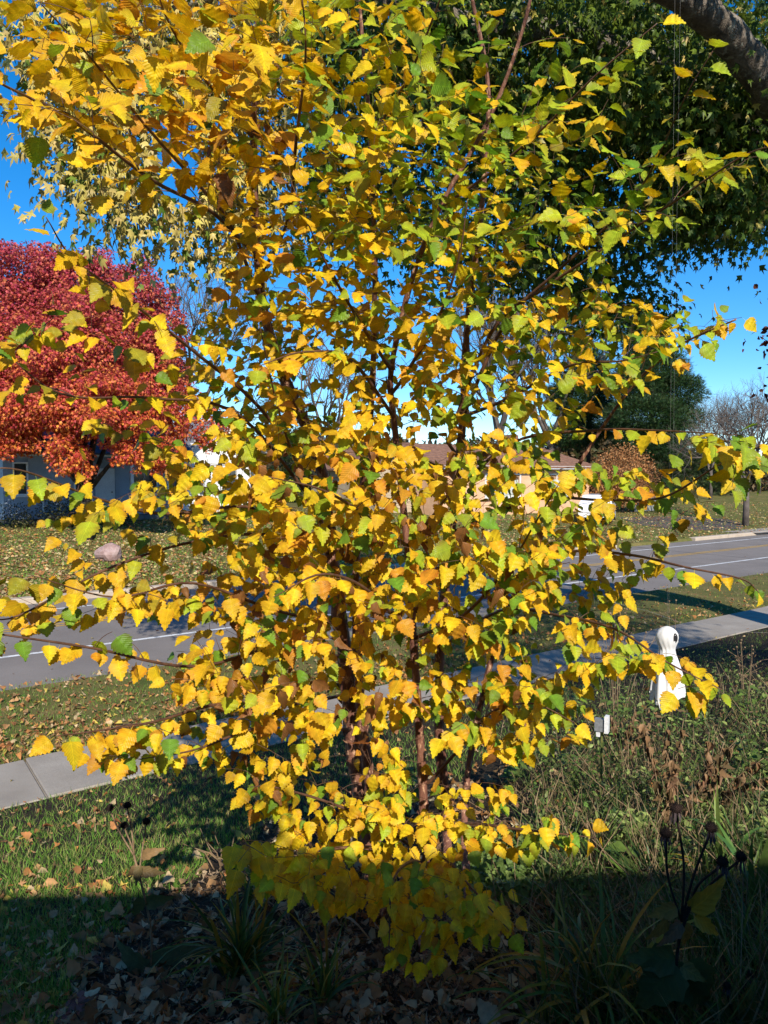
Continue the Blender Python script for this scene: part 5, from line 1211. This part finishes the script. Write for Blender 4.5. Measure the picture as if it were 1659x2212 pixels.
def cone_plant(heads, fork, foot_y, D0, label, mat, r_st, rh, leaves, petals=True):
    base = at(fork[-1][0], foot_y, D0); base.z = min(base.z, ground_z(base.x, base.y)) if False else ground_z(base.x, base.y)
    t = empty('coneflower', tuple(base), 0, label, 'flower')
    fk = [at(*q, D0) - base for q in fork]
    b = MB(); b.tube(smooth_path([Vector((0, 0, -.02))] + fk[::-1], 5), r_st*1.3, 6); b.build('stem', mat, t, smooth=True)
    for i, (hx, hy, fi) in enumerate(heads):
        c = at(hx, hy, D0 + random.uniform(-.05, .05)) - base; s = fk[fi]
        m = s.lerp(c, .5) + Vector((random.gauss(0, .012), 0, 0)); b = MB(); b.tube(smooth_path([s, m, c - Vector((0, 0, rh*.5))], 5), r_st, 6); b.build('stem', mat, t, smooth=True)
        cone_head(t, c, rh, petals)
    for (lx, ly, tx_, ty_, sz, cl) in leaves:
        q = at(lx, ly, D0) - base; e = at(tx_, ty_, D0 - random.uniform(0, .06)) - base; dv = e - q; M_ = basis(np.array([tuple(dv)]), np.array([[random.gauss(0, .35), -1, .35]]))[0]; s_ = dv.length
        o = bpy.data.objects.new('leaf', T_BIG); COL.objects.link(o); o.parent = t; o.matrix_basis = Matrix([[M_[x][y]*s_*(sz if y == 0 else 1) for y in range(3)] + [q[x]] for x in range(3)] + [[0, 0, 0, 1]]); o.color = (*cl, 1)
    return t
cY = (.30, .21, .02); cG = (.035, .065, .022); cO = (.16, .12, .03); cB = (.12, .08, .055)
cone_plant([(1460, 1747, 0), (1438, 1800, 0), (1536, 1788, 0), (1560, 1862, 1), (1600, 1850, 1)], [(1472, 1990), (1490, 1960), (1462, 2065)][::1], 2250, 1.95, 'dead coneflower with five black spiky seed heads in the shaded front right corner', M_darkstalk, .0034, .0185,
   [(1492, 1965, 1572, 1920, .8, cY), (1500, 1980, 1565, 2030, .7, cY), (1462, 1960, 1405, 1985, .9, cO), (1470, 1990, 1440, 2050, .8, cB), (1474, 1990, 1492, 2060, .7, cO), (1458, 2070, 1365, 2080, 1.0, cG), (1458, 2075, 1440, 2230, 1.5, cG), (1465, 2085, 1560, 2200, 1.2, cG), (1455, 2080, 1390, 2190, 1.3, cG), (1470, 2085, 1520, 2120, 1.1, cO), (1440, 1985, 1412, 2040, .8, cO)])
cone_plant([(268, 1783, 0), (316, 1775, 0), (237, 1745, 1), (275, 1740, 1)], [(300, 1890), (290, 1850), (325, 2000)], 2110, 2.95, 'thin dead coneflower with drying heads standing between lawn and bed on the left', M_stalk, .0035, .018,
   [(300, 1870, 272, 1895, .9, (.14, .08, .04)), (302, 1870, 290, 1910, .8, (.14, .10, .04)), (300, 1880, 350, 1890, .7, (.18, .12, .06)), (305, 1850, 345, 1835, .7, (.24, .14, .07)), (310, 1940, 280, 1985, .9, cG), (315, 1950, 360, 1945, .8, cG), (322, 2090, 240, 2060, 1.0, (.05, .085, .05)), (325, 2090, 380, 2130, 1.1, (.05, .085, .05)), (320, 2080, 345, 2150, 1.0, (.05, .085, .05)), (325, 2085, 440, 2060, .8, (.05, .085, .05))], petals=False)
# bottom right: darker heads low down
cone_plant([(1570, 2130, 0), (1620, 2105, 0)], [(1590, 2200), (1588, 2210)], 2260, 2.0, 'low second coneflower with two dark heads at the bottom right edge', M_darkstalk, .0025, .012, [(1590, 2200, 1640, 2150, .9, cO), (1590, 2205, 1540, 2180, .9, cG)])
# radiating dark dry stalks
p = on_ground(1290, 1905); t = empty('dry_stalk_cluster', tuple(p), 0, 'sheaf of dark dry stalks fanning upward between the birch and the coneflowers', 'plant')
for i in range(26):
    a = random.uniform(-.5, .5); c_ = random.uniform(-.3, .3); h = random.uniform(.22, .36)
    b = MB(); b.tube(smooth_path([(a*.30, c_*.30, 0.0), (a*.04, c_*.05, h*.5), (a*.22, c_*.2, h)], 4), [.0022]*9, 4); b.build('stalk', M_darkstalk if i % 4 else M_stalk, t)
p = on_ground(490, 1880); t = empty('cut_stems', tuple(p), 0, 'pale cut woody stems sticking up at the lawn edge left of the birch', 'plant')
for i in range(9):
    a = random.uniform(-.25, .05); b = MB(); b.tube([(random.gauss(0, .04), 0, 0), (a*.5, 0, .10), (a, random.gauss(0, .05), random.uniform(.14, .24))], [.004, .003, .002], 5); b.build('stem', M_stalk, t)
p = on_ground(1210, 1930); b = MB(); q = on_ground(1330, 1990)
b.tube(smooth_path([(p.x, p.y, p.z + .02), ((p.x+q.x)/2, (p.y+q.y)/2 + .05, (p.z+q.z)/2 + .04), (q.x, q.y, q.z + .02)], 5), np.linspace(.012, .007, 11), 8); tag(b.build('fallen_branch', M_bark_dark, None, smooth=True), 'dark fallen branch lying on the leaf litter right of the birch base', 'branch')
M_brick = rough_mat('red_brick', (0.11, 0.05, 0.045), (0.19, 0.09, 0.08), 12, 0.95, 0.6, None, 60)
for j, (px, py, rz, lab) in enumerate([(160, 2190, .35, 'red edging brick at the bottom left corner of the bed'), (175, 2095, .5, 'red edging brick half covered in leaves above the corner brick'), (215, 2025, .75, 'red edging brick nearly buried in leaves, farthest of the row')]):
    p = on_ground(px, py); b = MB(); b.box((0, 0, 0), (.095, .20, .06)); o = b.build('edging_brick', M_brick); o.location = (p.x, p.y, p.z - .004 - j*.012); o.rotation_euler = (-.15, 0.05, -rz + .1)
    bv = o.modifiers.new('bevel', 'BEVEL'); bv.width = .006; bv.segments = 2; tag(o, lab, 'brick', 'red bricks edging the bed')

# ------------------------------------------------------------------ the ghost
M_cloth = bpy.data.materials.new('white_cloth'); M_cloth.use_nodes = True
nn_ = M_cloth.node_tree; pb_ = nn_.nodes['Principled BSDF']; pb_.inputs['Base Color'].default_value = (.80, .80, .80, 1); pb_.inputs['Roughness'].default_value = .9; pb_.inputs['Sheen Weight'].default_value = .2
trn = nn_.nodes.new('ShaderNodeBsdfTranslucent'); trn.inputs[0].default_value = (.8, .8, .8, 1); mx_ = nn_.nodes.new('ShaderNodeMixShader'); mx_.inputs[0].default_value = .18
nn_.links.new(pb_.outputs[0], mx_.inputs[1]); nn_.links.new(trn.outputs[0], mx_.inputs[2]); nn_.links.new(mx_.outputs[0], nn_.nodes['Material Output'].inputs[0])
tcn = nn_.nodes.new('ShaderNodeTexCoord'); wv = nn_.nodes.new('ShaderNodeTexNoise'); wv.inputs['Scale'].default_value = 40; nn_.links.new(tcn.outputs['Object'], wv.inputs['Vector'])
bpn = nn_.nodes.new('ShaderNodeBump'); bpn.inputs['Strength'].default_value = .25; bpn.inputs['Distance'].default_value = .004; nn_.links.new(wv.outputs[0], bpn.inputs['Height']); nn_.links.new(bpn.outputs[0], pb_.inputs['Normal'])
M_eye = rough_mat('black_felt', (0.012, 0.012, 0.014), (0.02, 0.02, 0.022), 20, 0.9, 0)
GD = 3.25; u = GD/F; gc = at(1441, 1376, GD)
def ghost(loc, u, label, face=.95):
    t = empty('ghost_decoration', loc, 0, label, 'ghost decoration')
    prof = [(24, .3), (23.2, 5), (20, 12.5), (15, 18.5), (8, 23), (0, 24.2), (-9, 23), (-16, 20), (-22, 17.5), (-27, 16.5), (-34, 17.5), (-46, 21), (-60, 24.5), (-76, 27.5), (-92, 30), (-108, 32), (-122, 34)]
    NT = 96; V = []; F_ = []
    for i, (z, r) in enumerate(prof):
        f = max(0, (-z - 14))/98
        for j in range(NT):
            a = 2*math.pi*j/NT
            fold = (math.sin(a*7 + .8*math.sin(a*2) + z*.012) *.13 + math.sin(a*13 + 1.3 + z*.02)*.06 + math.sin(a*3 + 2)*.12)*min(1, f*1.5)
            g_ = .035*math.sin(a*13 + z*.2) if -8 > z > -44 else (.012*math.sin(a*10) if z < 18 else 0)
            rr = r*(1 + fold + g_); zz = z
            if i > 9:
                k_ = (i - 9)/(len(prof) - 10); hem = 13*max(0, math.cos(a*2 + 1.1))**2 + 8*math.sin(a*5 + 1) + 2; zz -= hem*k_**1.7
            V.append((rr*math.cos(a)*u, rr*math.sin(a)*u*.9, zz*u))
    for i in range(len(prof) - 1):
        for j in range(NT): a = i*NT + j; b_ = i*NT + (j+1) % NT; F_.append((a, a + NT, b_ + NT, b_))
    F_.append(tuple(range(NT)))
    mb = MB(); mb.add(V, F_); o = mb.build('cloth', M_cloth, t, smooth=True)
    mb = MB()   # inner layer of cloth with hanging corners
    for k_ in range(4):
        a = k_*1.6 + .7; c_ = Vector((math.cos(a), math.sin(a), 0)); s_ = Vector((-math.sin(a), math.cos(a), 0)); R0 = 22*u
        ring = []
        for z, w in ((-60, 10), (-90, 13), (-120, 10), (-140, 6), (-156, .6)): 
            for q in (-1, -.3, .3, 1): ring.append(c_*(R0 + .12*R0*math.cos(q*5 + z*.05)) + s_*w*q*u + Vector((0, 0, z*u)))
        fs = [(r*4+j, r*4+j+1, r*4+5+j, r*4+4+j) for r in range(4) for j in range(3)]; mb.add(ring, fs)
    tag(mb.build('inner_cloth', M_cloth, t, smooth=True), kind='stuff')
    for sg in (-1, 1):
        mb = MB(); az0 = -math.pi/2 + face + sg*.42; V = []; K = 20
        def sp(da, de): 
            a = az0 + da; R_ = 24.6*u; return (R_*math.cos(de)*math.cos(a), R_*math.cos(de)*math.sin(a)*.9, R_*math.sin(de) )
        V.append(sp(0, .06)); 
        for ring in (.5, 1):
            for j in range(K): th = 2*math.pi*j/K; V.append(sp(.27*ring*math.cos(th), .06 + .46*ring*math.sin(th)))
        fs = [(0, 1+j, 1+(j+1) % K) for j in range(K)] + [(1+j, 1+K+j, 1+K+(j+1) % K, 1+(j+1) % K) for j in range(K)]
        mb.add(V, fs); mb.build('eye', M_eye, t, smooth=True)
    return t
ghost(tuple(gc), u, 'white cloth ghost with black oval eyes hanging on threads at the right', .92)
M_thread = rough_mat('thread', (.25, .25, .24), (.35, .35, .33), 5, .5, 0)
tp_ = at(1440, 30, GD + .1); tp_.z += 3.5
b = MB(); b.tube([gc + Vector((0, 0, 24*u)), gc + Vector((-.004, 0, .9)), tp_], .00014, 3); b.tube([gc + Vector((.004, 0, 23*u)), gc + Vector((.010, .0, .9)), tp_ + Vector((.04, 0, 0))], .00014, 3)
tag(b.build('hanging_threads', M_thread), 'pair of thin threads holding the ghost up from the maple limb', 'thread')
b = MB(); b.tube([at(1290, 1294, 5.2), at(1400, 1320, 5.2), at(1520, 1362, 5.2), at(1800, 1372, 5.2)], .0006, 4)
tag(b.build('garden_wire', M_thread), 'thin taut wire crossing in front of the verge at right', 'wire')
# small white and grey marker box on a spike
p = at(1300, 1566, 4.3); gzz = ground_z(p.x, p.y)
M_plw = rough_mat('white_plastic', (.72, .73, .74), (.8, .8, .8), 3, .4, 0); M_plg = rough_mat('grey_plastic', (.20, .21, .22), (.26, .27, .28), 3, .4, 0)
t = empty('garden_marker', (p.x, p.y, gzz), -.5, 'small white and grey plastic marker box on a stake, half hidden in the undergrowth', 'garden marker')
h = p.z - gzz
M_stake = M_greenstalk
b = MB(); b.box((-.012, 0, h), (.055, .03, .075)); b.build('panel', M_plg, t)
b = MB(); b.box((.030, -.004, h + .01), (.022, .045, .10)); b.box((-.02, -.002, h - .055), (.022, .01, .035)); b.build('frame', M_plw, t)
b = MB(); b.box((0, .01, h*.5 - .03), (.012, .008, h)); b.build('stake', M_stake, t)
